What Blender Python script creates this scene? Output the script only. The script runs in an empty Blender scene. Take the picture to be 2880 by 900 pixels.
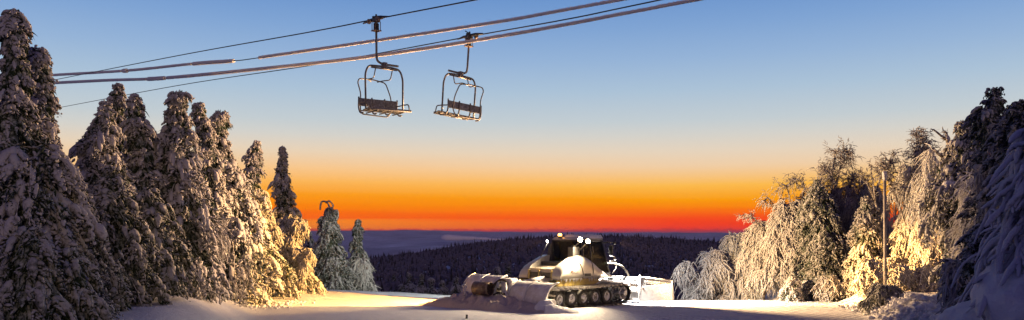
import bpy, math, random
import numpy as np
from mathutils import Vector, Matrix

rnd = random.Random(7)
RS = np.random.RandomState(11)
scene = bpy.context.scene
col = scene.collection
R = math.radians
FPX = 2200.0; HY = 655.0; CAMZ = 2.9

def at(px, py, Y):
    return np.array(((px-1440.0)/FPX*Y, Y, CAMZ-(py-HY)/FPX*Y))

# ------------------------------------------------------------------ mesh helpers
class MB:
    def __init__(s): s.v = []; s.n = 0; s.f = []
    def add(s, v, f, mat=0, smooth=False):
        v = np.asarray(v, dtype=np.float32).reshape(-1, 3)
        if isinstance(f, np.ndarray):
            s.f.append((f+s.n, mat, smooth))
        else:
            by = {}
            for q in f: by.setdefault(len(q), []).append(q)
            for k in by: s.f.append((np.array(by[k], dtype=np.int64)+s.n, mat, smooth))
        s.v.append(v); s.n += len(v)
        return s
    def build(s, name, mats, parent=None):
        me = bpy.data.meshes.new(name)
        V = np.concatenate(s.v); me.vertices.add(len(V)); me.vertices.foreach_set('co', V.ravel())
        idx = np.concatenate([f.ravel() for f, _, _ in s.f]).astype(np.int32)
        tot = np.concatenate([np.full(len(f), f.shape[1]) for f, _, _ in s.f]).astype(np.int32)
        st = np.concatenate(([0], np.cumsum(tot)[:-1])).astype(np.int32)
        me.loops.add(len(idx)); me.loops.foreach_set('vertex_index', idx)
        me.polygons.add(len(tot)); me.polygons.foreach_set('loop_start', st); me.polygons.foreach_set('loop_total', tot)
        me.polygons.foreach_set('material_index', np.concatenate([np.full(len(f), m) for f, m, _ in s.f]).astype(np.int32))
        me.polygons.foreach_set('use_smooth', np.concatenate([np.full(len(f), sm) for f, _, sm in s.f]).astype(bool))
        me.update(calc_edges=True); me.validate()
        if not isinstance(mats, (list, tuple)): mats = [mats]
        for m in mats: me.materials.append(m)
        o = bpy.data.objects.new(name, me); col.objects.link(o)
        if parent is not None: o.parent = parent
        return o

BOXF = [(0,3,2,1),(4,5,6,7),(0,1,5,4),(1,2,6,5),(2,3,7,6),(3,0,4,7)]
def box(m, x0, x1, y0, y1, z0, z1, mat=0):
    m.add([(x0,y0,z0),(x1,y0,z0),(x1,y1,z0),(x0,y1,z0),(x0,y0,z1),(x1,y0,z1),(x1,y1,z1),(x0,y1,z1)], BOXF, mat)
    return m
def hexa(m, pts, mat=0):
    m.add(pts, BOXF, mat); return m
def frame_of(t, ref=None):
    t = Vector(t).normalized()
    r = Vector(ref) if ref is not None else (Vector((0,0,1)) if abs(t.z) < .9 else Vector((1,0,0)))
    a = t.cross(r).normalized(); b = t.cross(a).normalized()
    return a, b
def tube(m, pts, rad, sides=8, mat=0, caps=True, jit=0.0, smooth=True):
    pts = [Vector(p) for p in pts]; n = len(pts)
    if not hasattr(rad, '__len__'): rad = [rad]*n
    a = None; V = []
    for i, p in enumerate(pts):
        t = (pts[min(i+1, n-1)]-pts[max(i-1, 0)]).normalized()
        if a is None: a, b = frame_of(t)
        else:
            a = (a-t*a.dot(t)).normalized(); b = t.cross(a).normalized()
        for k in range(sides):
            an = 2*math.pi*k/sides; rr = rad[i]*(1+jit*(rnd.random()-.5)*2)
            V.append(p+(a*math.cos(an)+b*math.sin(an))*rr)
    F = []
    for i in range(n-1):
        for k in range(sides):
            k2 = (k+1) % sides
            F.append((i*sides+k, i*sides+k2, (i+1)*sides+k2, (i+1)*sides+k))
    if caps:
        F.append(tuple(range(sides-1, -1, -1))); F.append(tuple((n-1)*sides+k for k in range(sides)))
    m.add([tuple(v) for v in V], F, mat, smooth); return m
def curve_pts(P, n=24):
    """Catmull-Rom through the points"""
    P = [np.array(p, float) for p in P]; Q = [2*P[0]-P[1]]+P+[2*P[-1]-P[-2]]; out = []
    for i in range(1, len(Q)-2):
        for k in range(n):
            t = k/n; a, b, c, d = Q[i-1], Q[i], Q[i+1], Q[i+2]
            out.append(.5*((2*b)+(c-a)*t+(2*a-5*b+4*c-d)*t*t+(3*b-a-3*c+d)*t**3))
    out.append(P[-1]); return out
def rounded(P, r=.08, n=6):
    """polyline with rounded corners"""
    P = [Vector(p) for p in P]; out = [P[0]]
    for i in range(1, len(P)-1):
        a = (P[i-1]-P[i]); b = (P[i+1]-P[i]); rr = min(r, a.length*.48, b.length*.48)
        p0 = P[i]+a.normalized()*rr; p1 = P[i]+b.normalized()*rr
        for k in range(n+1):
            t = k/n; out.append(p0*(1-t)**2+P[i]*2*t*(1-t)+p1*t*t)
    out.append(P[-1]); return out
def prism(m, poly, a, b, axis='y', mat=0, smooth=False):
    """poly of (u, z) extruded along y from a to b"""
    n = len(poly)
    V = [(u, a, z) for u, z in poly]+[(u, b, z) for u, z in poly]
    F = [tuple(range(n)), tuple(range(2*n-1, n-1, -1))]+[(i, i+n, (i+1) % n+n, (i+1) % n) for i in range(n)]
    m.add(V, F, mat, smooth); return m
def cyl(m, c, axis, r, h, sides=24, mat=0, r2=None):
    ax = Vector(axis).normalized(); c = Vector(c)
    tube(m, [c-ax*h/2, c+ax*h/2], [r, r if r2 is None else r2], sides, mat, True, 0, False); return m
def disc_rings(m, c, axis, prof, sides=24, mat=0):
    """lathe: prof list of (offset along axis, radius)"""
    ax = Vector(axis).normalized(); a, b = frame_of(ax); c = Vector(c); V = []; n = len(prof)
    for o, r in prof:
        for k in range(sides):
            an = 2*math.pi*k/sides; V.append(tuple(c+ax*o+(a*math.cos(an)+b*math.sin(an))*r))
    F = [(i*sides+k, i*sides+(k+1) % sides, (i+1)*sides+(k+1) % sides, (i+1)*sides+k) for i in range(n-1) for k in range(sides)]
    m.add(V, F, mat, True); return m
def bevel(o, w=.015, seg=2):
    md = o.modifiers.new('bevel', 'BEVEL'); md.width = w; md.segments = seg; md.limit_method = 'ANGLE'; md.angle_limit = R(40)
    return o

def strands(m, P0, D, L, Rr, g, rings=4, sides=5, mat=0, jit=.28, prof=None, side=None):
    """many bent tapering fingers at once; all arguments are arrays over N"""
    N = len(P0)
    if N == 0: return
    s = np.linspace(0, 1, rings)
    if prof is None: prof = np.interp(s, [0, .25, .6, .88, 1], [.6, 1, .95, .65, .12])
    D = D/np.linalg.norm(D, axis=1, keepdims=True)
    down = np.array((0, 0, -1.0))
    c = P0[:, None]+D[:, None]*(L[:, None]*s)[:, :, None]+down*((g*L)[:, None]*s**2)[:, :, None]
    if side is not None: c = c+side[:, None]*((L[:, None]*np.sin(s*4.0)*.16))[:, :, None]
    T = D[:, None]+down*(2*g[:, None]*s)[:, :, None]
    T /= np.linalg.norm(T, axis=2, keepdims=True)
    ref = RS.normal(size=(N, 1, 3)); A = np.cross(T, ref); A /= np.linalg.norm(A, axis=2, keepdims=True)+1e-9
    B = np.cross(T, A)
    an = np.arange(sides)*2*math.pi/sides
    rr = (Rr[:, None]*prof)[:, :, None]*(1+jit*RS.uniform(-1, 1, (N, rings, sides)))
    V = c[:, :, None]+A[:, :, None]*(np.cos(an)*rr)[..., None]+B[:, :, None]*(np.sin(an)*rr)[..., None]
    base = (np.arange(N)*rings*sides)[:, None, None]
    i = np.arange(rings-1)[None, :, None]; k = np.arange(sides)[None, None, :]; k2 = (k+1) % sides
    F = np.stack(np.broadcast_arrays(base+i*sides+k, base+i*sides+k2, base+(i+1)*sides+k2, base+(i+1)*sides+k), -1).reshape(-1, 4)
    m.add(V.reshape(-1, 3), F, mat, True)

def tag(o, label=None, cat=None, group=None, kind=None):
    if label: o['label'] = label
    if cat: o['category'] = cat
    if group: o['group'] = group
    if kind: o['kind'] = kind
    return o
def empty(name, loc, rz=0, parent=None):
    o = bpy.data.objects.new(name, None); col.objects.link(o); o.location = loc; o.rotation_euler = (0, 0, rz)
    o.empty_display_size = .2
    if parent is not None: o.parent = parent
    return o

# ------------------------------------------------------------------ materials
def mat_base(name):
    m = bpy.data.materials.new(name); m.use_nodes = True; nt = m.node_tree
    b = nt.nodes['Principled BSDF']; return m, nt, b
def mk(name, c, rough=.6, metal=0, noise=0, nscale=6, c2=None, bump=0, bscale=30, spec=.4, coat=0, thr=None):
    m, nt, b = mat_base(name); b.inputs['Base Color'].default_value = (*c, 1); b.inputs['Roughness'].default_value = rough
    b.inputs['Metallic'].default_value = metal; b.inputs['Specular IOR Level'].default_value = spec
    if coat: b.inputs['Coat Weight'].default_value = coat
    tc = nt.nodes.new('ShaderNodeTexCoord')
    if c2 is not None:
        n = nt.nodes.new('ShaderNodeTexNoise'); n.inputs['Scale'].default_value = nscale; n.inputs['Detail'].default_value = 6
        n.inputs['Roughness'].default_value = .65
        nt.links.new(tc.outputs['Object'], n.inputs['Vector'])
        r = nt.nodes.new('ShaderNodeValToRGB'); e = r.color_ramp.elements
        lo, hi = thr if thr else (.35, .65)
        e[0].position = lo; e[1].position = hi; e[0].color = (*c, 1); e[1].color = (*c2, 1)
        nt.links.new(n.outputs['Fac'], r.inputs['Fac']); nt.links.new(r.outputs['Color'], b.inputs['Base Color'])
    if bump:
        n = nt.nodes.new('ShaderNodeTexNoise'); n.inputs['Scale'].default_value = bscale; n.inputs['Detail'].default_value = 5
        nt.links.new(tc.outputs['Object'], n.inputs['Vector'])
        bp = nt.nodes.new('ShaderNodeBump'); bp.inputs['Strength'].default_value = bump; bp.inputs['Distance'].default_value = .03
        nt.links.new(n.outputs['Fac'], bp.inputs['Height']); nt.links.new(bp.outputs['Normal'], b.inputs['Normal'])
    return m
def frost(name, white, under, lo=-.35, hi=.25, nscale=9, bias=.35, rough=.85, bump=.6, bscale=38, bdist=.04):
    """rime on whatever faces up or out of the wind; needles or bark where it has not settled"""
    m, nt, b = mat_base(name); N = nt.nodes; Lk = nt.links
    b.inputs['Roughness'].default_value = rough; b.inputs['Specular IOR Level'].default_value = .15
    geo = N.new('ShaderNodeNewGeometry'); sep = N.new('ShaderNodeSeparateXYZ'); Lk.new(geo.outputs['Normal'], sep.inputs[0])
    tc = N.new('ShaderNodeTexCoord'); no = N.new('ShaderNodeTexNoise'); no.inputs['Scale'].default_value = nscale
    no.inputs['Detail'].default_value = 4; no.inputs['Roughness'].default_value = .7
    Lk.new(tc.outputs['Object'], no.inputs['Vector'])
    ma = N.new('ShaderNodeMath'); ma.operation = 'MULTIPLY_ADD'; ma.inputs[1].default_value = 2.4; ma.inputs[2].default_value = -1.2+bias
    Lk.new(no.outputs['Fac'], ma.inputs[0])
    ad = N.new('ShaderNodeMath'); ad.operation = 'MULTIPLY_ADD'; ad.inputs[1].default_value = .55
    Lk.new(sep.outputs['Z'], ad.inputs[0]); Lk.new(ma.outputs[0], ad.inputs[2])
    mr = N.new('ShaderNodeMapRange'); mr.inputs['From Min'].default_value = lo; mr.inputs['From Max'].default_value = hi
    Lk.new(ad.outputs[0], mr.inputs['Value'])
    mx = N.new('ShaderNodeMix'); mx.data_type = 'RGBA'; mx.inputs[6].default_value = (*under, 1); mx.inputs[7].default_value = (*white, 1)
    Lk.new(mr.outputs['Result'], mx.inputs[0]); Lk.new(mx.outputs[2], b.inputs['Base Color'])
    n2 = N.new('ShaderNodeTexNoise'); n2.inputs['Scale'].default_value = bscale; n2.inputs['Detail'].default_value = 4
    Lk.new(tc.outputs['Object'], n2.inputs['Vector'])
    bp = N.new('ShaderNodeBump'); bp.inputs['Strength'].default_value = bump; bp.inputs['Distance'].default_value = bdist
    Lk.new(n2.outputs['Fac'], bp.inputs['Height']); Lk.new(bp.outputs['Normal'], b.inputs['Normal'])
    return m
def emit(name, c, s):
    m, nt, b = mat_base(name); b.inputs['Base Color'].default_value = (*c, 1)
    b.inputs['Emission Color'].default_value = (*c, 1); b.inputs['Emission Strength'].default_value = s; return m

M = {}
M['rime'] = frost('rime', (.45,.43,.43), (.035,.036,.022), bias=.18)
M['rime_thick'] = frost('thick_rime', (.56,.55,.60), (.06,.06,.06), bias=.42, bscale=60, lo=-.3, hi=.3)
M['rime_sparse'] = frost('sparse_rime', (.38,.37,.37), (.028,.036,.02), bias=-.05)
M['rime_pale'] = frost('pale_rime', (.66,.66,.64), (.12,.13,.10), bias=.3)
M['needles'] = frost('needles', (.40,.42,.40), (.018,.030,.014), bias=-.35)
M['bark'] = frost('bark', (.62,.60,.60), (.06,.045,.035), bias=-.1, nscale=5)
M['twig'] = frost('frosted_twig', (.55,.52,.52), (.055,.04,.035), bias=-.05, nscale=14)
M['gold_twig'] = frost('frosted_birch', (.72,.70,.68), (.16,.11,.07), bias=.3, nscale=12)
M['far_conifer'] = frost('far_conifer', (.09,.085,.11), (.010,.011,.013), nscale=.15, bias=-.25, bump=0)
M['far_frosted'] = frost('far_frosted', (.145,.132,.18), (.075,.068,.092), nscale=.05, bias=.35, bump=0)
M['cable'] = mk('steel_rope', (.03,.032,.036), .45, .6)
M['steel'] = mk('galvanised_tube', (.28,.25,.21), .5, .3, c2=(.14,.125,.11), nscale=8, bump=.15)
M['slat'] = mk('chair_slats', (.19,.175,.155), .55, .2, c2=(.40,.39,.38), nscale=14, thr=(.45,.72), bump=.3)
M['grip'] = mk('dark_grip', (.035,.035,.038), .45, .5, c2=(.12,.11,.10), nscale=18)
M['roller'] = mk('worn_roller', (.24,.17,.12), .5, .3)
M['cream'] = mk('silver_paint', (.50,.475,.43), .34, .15, c2=(.43,.41,.37), nscale=3, coat=.3, spec=.5)
M['yellow'] = mk('yellow_chassis', (.50,.38,.10), .5, 0, c2=(.36,.28,.12), nscale=5)
M['dark'] = mk('dark_plastic', (.03,.03,.033), .5, 0, c2=(.05,.05,.05), nscale=5)
M['black'] = mk('gap_black', (.01,.01,.01), .8)
M['rubber'] = mk('rubber', (.03,.03,.03), .75, 0, c2=(.10,.10,.10), nscale=12, thr=(.5,.75), bump=.3)
M['alu'] = mk('track_bar', (.55,.53,.50), .4, .35, c2=(.16,.145,.13), nscale=6, bump=.1)
M['rim'] = mk('snowy_rim', (.16,.15,.14), .5, .4, c2=(.72,.72,.74), nscale=7, thr=(.42,.52), bump=.3)
M['grille'] = mk('grille_slats', (.50,.44,.35), .45, .3)
M['caked'] = mk('snow_caked_cover', (.58,.54,.50), .7, 0, c2=(.80,.79,.78), nscale=3.2, thr=(.42,.68), bump=.8, bscale=14)
M['caked_dark'] = mk('drum_steel', (.06,.04,.03), .45, .3, c2=(.22,.16,.12), nscale=8, bump=.4)
M['blade'] = mk('blade_paint', (.78,.77,.75), .5, .1, c2=(.62,.60,.58), nscale=4, bump=.3, bscale=12)
M['red'] = mk('red_decal', (.28,.02,.02), .5)
M['hose'] = mk('hydraulic_hose', (.05,.035,.025), .5)
M['pole'] = mk('weathered_pole', (.24,.21,.19), .7, .1, c2=(.36,.33,.31), nscale=6, bump=.3)
M['seatfab'] = mk('cab_seat', (.06,.06,.06), .9)
M['lamp_white'] = emit('lamp_white', (1,.97,.9), 60)
M['lamp_warm'] = emit('lamp_warm', (1,.78,.42), 90)
M['lamp_amber'] = emit('lamp_amber', (1,.42,.06), 14)
M['glow_white'] = emit('glow_triangle', (1,.82,.6), 2.2)  # glow for the bright triangle on the near shell
gm, gnt, gb = mat_base('cab_glass'); gb.inputs['Base Color'].default_value = (.40,.46,.40,1); gb.inputs['Roughness'].default_value = .04
gb.inputs['Transmission Weight'].default_value = 1.0; gb.inputs['IOR'].default_value = 1.1; gb.inputs['Specular IOR Level'].default_value = .9
M['glass'] = gm

# snow
def snow_mat(name, corduroy=False, c=(.80,.79,.82)):
    m, nt, b = mat_base(name); N = nt.nodes; Lk = nt.links
    b.inputs['Base Color'].default_value = (*c, 1); b.inputs['Roughness'].default_value = .62; b.inputs['Specular IOR Level'].default_value = .25
    tc = N.new('ShaderNodeTexCoord')
    cr = N.new('ShaderNodeValToRGB'); cr.color_ramp.elements[0].color = (c[0]*.86, c[1]*.86, c[2]*.87, 1); cr.color_ramp.elements[1].color = (*c, 1)
    n0 = N.new('ShaderNodeTexNoise'); n0.inputs['Scale'].default_value = 1.3; n0.inputs['Detail'].default_value = 8; Lk.new(tc.outputs['Object'], n0.inputs['Vector'])
    Lk.new(n0.outputs['Fac'], cr.inputs['Fac']); Lk.new(cr.outputs['Color'], b.inputs['Base Color'])
    n1 = N.new('ShaderNodeTexNoise'); n1.inputs['Scale'].default_value = 7; n1.inputs['Detail'].default_value = 9; n1.inputs['Roughness'].default_value = .72
    Lk.new(tc.outputs['Object'], n1.inputs['Vector'])
    bp = N.new('ShaderNodeBump'); bp.inputs['Strength'].default_value = .7; bp.inputs['Distance'].default_value = .13
    Lk.new(n1.outputs['Fac'], bp.inputs['Height'])
    last = bp
    if corduroy:
        mp = N.new('ShaderNodeMapping'); mp.inputs['Rotation'].default_value = (0, 0, R(-24)); Lk.new(tc.outputs['Object'], mp.inputs['Vector'])
        w = N.new('ShaderNodeTexWave'); w.inputs['Scale'].default_value = .85; w.inputs['Distortion'].default_value = .25; w.inputs['Detail Scale'].default_value = .3
        w.bands_direction = 'X'; Lk.new(mp.outputs[0], w.inputs['Vector'])
        # only the groomed lane, which is a real strip of the ground
        sp = N.new('ShaderNodeSeparateXYZ'); Lk.new(mp.outputs[0], sp.inputs[0])
        mr = N.new('ShaderNodeMapRange'); mr.inputs['From Min'].default_value = 3.5; mr.inputs['From Max'].default_value = 5.0; sp2 = N.new('ShaderNodeSeparateXYZ'); Lk.new(tc.outputs['Object'], sp2.inputs[0]); Lk.new(sp2.outputs['X'], mr.inputs['Value'])
        mu = N.new('ShaderNodeMath'); mu.operation = 'MULTIPLY'; Lk.new(w.outputs['Fac'], mu.inputs[0]); Lk.new(mr.outputs[0], mu.inputs[1])
        b2 = N.new('ShaderNodeBump'); b2.inputs['Strength'].default_value = 1.0; b2.inputs['Distance'].default_value = .12
        Lk.new(mu.outputs[0], b2.inputs['Height']); Lk.new(bp.outputs['Normal'], b2.inputs['Normal']); last = b2
    Lk.new(last.outputs['Normal'], b.inputs['Normal'])
    return m
M['snow'] = snow_mat('groomed_snow', True)
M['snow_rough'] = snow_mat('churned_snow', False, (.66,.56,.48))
M['snow_clean'] = snow_mat('fresh_snow', False)

# ------------------------------------------------------------------ terrain
def ss(a, b, x):
    t = np.clip((x-a)/(b-a), 0, 1); return t*t*(3-2*t)
def wob(x, y, s, ph=0):
    return (np.sin(x*s*1.3+ph)*np.cos(y*s*.9+ph*2)+np.sin(x*s*2.7+y*s*1.9+ph)*.5+np.sin(x*s*.6-y*s*3.1+ph*3)*.4)/1.9
RIDGE = np.array([(300,735),(800,722),(940,716),(1040,712),(1150,700),(1250,684),(1350,668),(1450,658),(1600,650),(1750,651),(1900,658),(2000,665),(2100,672),(2300,690),(2900,720)], float)
YR = 1300.0
def ridge_z(a):
    px = 1440+FPX*a
    py = np.interp(px, RIDGE[:, 0], RIDGE[:, 1])+20
    return CAMZ-(py-HY)/FPX*YR
BANK = np.array([(-60,4.6),(4,5.0),(10,6.1),(16,8.6),(22,11.3),(28,13.2),(36,15.2),(60,20)], float)
def h(x, y):
    x = np.asarray(x, float); y = np.asarray(y, float)
    z = wob(x, y, .22)*.05+wob(x, y, .9, 1.3)*.020+wob(x, y, 2.3, .4)*.010
    # left verge rises a little, with drifts under the trees
    xl = -.50*y+.4
    z = z+ss(0, 2.3, -.32*y-x)*(np.interp(y, [10,20,24,30,36,41], [1.25,1.15,1.0,.72,.34,.0])+.07*wob(x, y, 1.1, 2)*(y < 40))+ss(0, 6, xl-x)*.25
    # left crest
    z = z+.34*np.exp(-((x+12)/6.5)**2)*ss(28, 37, y)
    # ploughed bank on the right
    xb = np.interp(y, BANK[:, 0], BANK[:, 1]); hb = np.interp(y, [0, 10, 20, 30, 40], [1.55, 1.35, .95, .62, .35])
    z = z+ss(-.6, .7, x-xb)*(hb+.12*wob(x, y, 1.7, 4))+ss(1, 14, x-xb)*1.0
    # crest and the drop behind it
    z = z-.035*np.maximum(y-29.5, 0)*(1-ss(8, 17, x-(y-34)*.2)*.6)
    yc = 41-6*ss(-6, 3, x)+wob(x, y*0, .15)*.4+ss(12.5, 17, x)*14
    d = np.maximum(y-yc, 0)
    z = z-np.where(d < 8, .022*d*d, .022*64+.36*(d-8))
    z = np.maximum(z, -46)
    a = x/np.maximum(y, 1)
    zr = ridge_z(a)
    t = np.clip((y-280)/(YR-280), 0, 1)
    z = np.where(y > 280, -46+(zr+46)*(t*.85+.15*ss(0, 1, t))+wob(x, y, .012)*4*t*(1-t)*2, z)
    z = np.where(y > YR, zr-(y-YR)*.16, z)
    return np.maximum(z, -260)
gx = np.concatenate([-np.geomspace(32, 45000, 46)[::-1], np.arange(-31.8, 31.9, .3), np.geomspace(32, 45000, 46)])
gy = np.concatenate([[-3000, -800, -200, -60, -20], np.arange(-6, 50, .3), np.geomspace(50.3, 280, 50), np.linspace(300, 1300, 60), np.geomspace(1320, 50000, 60)])
GX, GY = np.meshgrid(gx, gy)
GZ = h(GX, GY)
near = (np.abs(GX) < 32) & (GY < 50)
GZ = GZ+np.where(near, RS.normal(size=GZ.shape)*.002, 0)
m = MB(); nx = len(gx); ny = len(gy)
ii, jj = np.meshgrid(np.arange(ny-1), np.arange(nx-1), indexing='ij')
F = np.stack([ii*nx+jj, ii*nx+jj+1, (ii+1)*nx+jj+1, (ii+1)*nx+jj], -1).reshape(-1, 4)
m.add(np.stack([GX, GY, GZ], -1).reshape(-1, 3), F, 0, True)
g = m.build('ground', M['snow']); tag(g, kind='structure', label='groomed snow slope dropping into a dark valley')
def hz(x, y): return float(h(x, y))

# far mountains beyond the plain
def mountain(Y, pts, name, mat, depth):
    m = MB(); xs = np.linspace(-1.3*Y, 1.3*Y, 220); px = 1440+xs/Y*FPX
    py = np.interp(px, [p[0] for p in pts], [p[1] for p in pts])+wob(px, px*0, .05)*1.0+wob(px, px*0, .23, 2)*.4
    zt = CAMZ-(py-HY)/FPX*Y
    rows = []
    for k, (dy, f) in enumerate([(-depth, 0), (-depth*.6, .35), (-depth*.25, .8), (0, 1), (depth*.5, .5), (depth, 0)]):
        rows.append(np.stack([xs*(1+0*dy), np.full_like(xs, Y+dy)+wob(xs, xs*0, 8/Y, k)*depth*.1, -262+(zt+262)*f*(1+.03*wob(xs, xs*0, 30/Y, k*2))], -1))
    V = np.stack(rows); n = len(xs); i, j = np.meshgrid(np.arange(5), np.arange(n-1), indexing='ij')
    F = np.stack([i*n+j, i*n+j+1, (i+1)*n+j+1, (i+1)*n+j], -1).reshape(-1, 4)
    m.add(V.reshape(-1, 3), F, 0, True); o = m.build(name, mat); tag(o, kind='structure'); return o
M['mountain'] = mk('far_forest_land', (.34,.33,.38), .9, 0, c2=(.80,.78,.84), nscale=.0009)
mountain(30000, [(0,652),(850,650),(1050,648),(1150,647),(1300,650),(1500,653),(2900,656)], 'mountains', M['mountain'], 4000)
mountain(19000, [(0,662),(800,664),(950,661),(1120,665),(1300,662),(1500,668),(2900,668)], 'mountains', M['mountain'], 2600)
mountain(12000, [(0,676),(800,674),(930,678),(1100,681),(1250,675),(1500,680),(2900,680)], 'mountains', M['mountain'], 1500)
mountain(8000, [(0,700),(800,694),(950,700),(1050,697),(1200,692),(1500,690),(2900,700)], 'mountains', M['mountain'], 900)

# ------------------------------------------------------------------ forest on the far hillside
pl_ = MB()
for _ in range(26):
    t_ = RS.uniform(0, 1)**1.6; pc = at(1258+t_*150, 668+t_*5+RS.normal()*.8, 11000); pl_.add(np.array([[math.sin(a)*math.cos(b), math.sin(a)*math.sin(b), math.cos(a)] for a in np.linspace(.05, 3.09, 7) for b in np.linspace(0, 6.283, 10, endpoint=False)])*np.array((95+90*t_, 60, 34*(1-t_)+9))+pc, [(i*10+j, i*10+(j+1)%10, (i+1)*10+(j+1)%10, (i+1)*10+j) for i in range(6) for j in range(10)], 0, True)
tag(pl_.build('fog_bank', mk('fog_bank', (.9,.84,.88), 1.0)), kind='stuff', label='small pale plume of fog drifting over the distant plain')
def cone_trees(m, P, H, W, mat, tiers=4, sides=6):
    N = len(P); V = []; an = np.arange(sides)*2*math.pi/sides
    F = []
    vs = []; 
    for t in range(tiers):
        z0 = .08+.8*t/tiers; z1 = z0+.92/tiers*1.5; r0 = (1-t/tiers)*.95+.08; r1 = r0*.28 if t < tiers-1 else 0.02
        z1 = min(z1, 1.0) if t < tiers-1 else 1.0
        for zz, rr in ((z0, r0), (z1, r1)):
            a = an[None]+RS.uniform(0, 6, (N, 1))*0+RS.uniform(0, 6.28, (N, 1))*(0)
            ra = rr*W[:, None]*RS.uniform(.6, 1.2, (N, sides))
            vs.append(np.stack([P[:, 0:1]+np.cos(a)*ra, P[:, 1:2]+np.sin(a)*ra, P[:, 2:3]+zz*H[:, None]+RS.uniform(-.04, .04, (N, sides))*H[:, None]*(zz < .95)], -1))
    V = np.stack(vs, 1)  # N, 2T, sides, 3
    base = (np.arange(N)*2*tiers*sides)[:, None, None]; t = (np.arange(tiers)*2*sides)[None, :, None]; k = np.arange(sides)[None, None]; k2 = (k+1) % sides
    F = np.stack(np.broadcast_arrays(base+t+k, base+t+k2, base+t+sides+k2, base+t+sides+k), -1).reshape(-1, 4)
    m.add(V.reshape(-1, 3), F, mat, False)
def sample_hill(n, y0, y1, pw=1.0):
    a = RS.uniform(-.30, .62, n); u = RS.uniform(0, 1, n); y = y0+(y1-y0)*u**pw
    x = a*y; return np.stack([x, y, h(x, y)], -1)
fm = MB()
P = sample_hill(5200, 300, 1296, .6); keep = (wob(P[:, 0], P[:, 1], .02, 3)+wob(P[:, 0], P[:, 1], .007, 1) > RS.uniform(-1.2, 1.0, len(P))-ss(900, 1250, P[:, 1])*1.2); P = P[keep]; Hh = RS.uniform(4, 12, len(P))**1.0
cone_trees(fm, P, Hh, Hh*RS.uniform(.12, .2, len(P)), 0)
yy = 1300+RS.uniform(-12, 12, 420); aa = RS.uniform(-.3, .62, 420); P = np.stack([aa*yy, yy, h(aa*yy, yy)], -1); Hh = RS.uniform(3, 10, 420)+5*np.clip(wob(aa*90, aa*0, 1.1, 2), 0, 1)
cone_trees(fm, P, Hh, Hh*RS.uniform(.13, .26, 420), 0)
# frosted broadleaf crowns: clusters of short upswept twigs
P = sample_hill(14000, 290, 1280, .7)
nst = 9; Pp = np.repeat(P, nst, 0); N = len(Pp)
D = RS.normal(size=(N, 3)); D[:, 2] = np.abs(D[:, 2])*1.1+.2; D /= np.linalg.norm(D, axis=1, keepdims=True)
Pp = Pp+np.stack([np.zeros(N), np.zeros(N), RS.uniform(1.5, 4, N)], -1)
strands(fm, Pp, D, RS.uniform(2.0, 4.4, N), RS.uniform(.5, 1.1, N), np.full(N, .15), rings=4, sides=5, mat=1, jit=.4)
fo = fm.build('forest', [M['far_conifer'], M['far_frosted']]); tag(fo, kind='stuff', label='dark frosted forest covering the far hillside')

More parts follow.
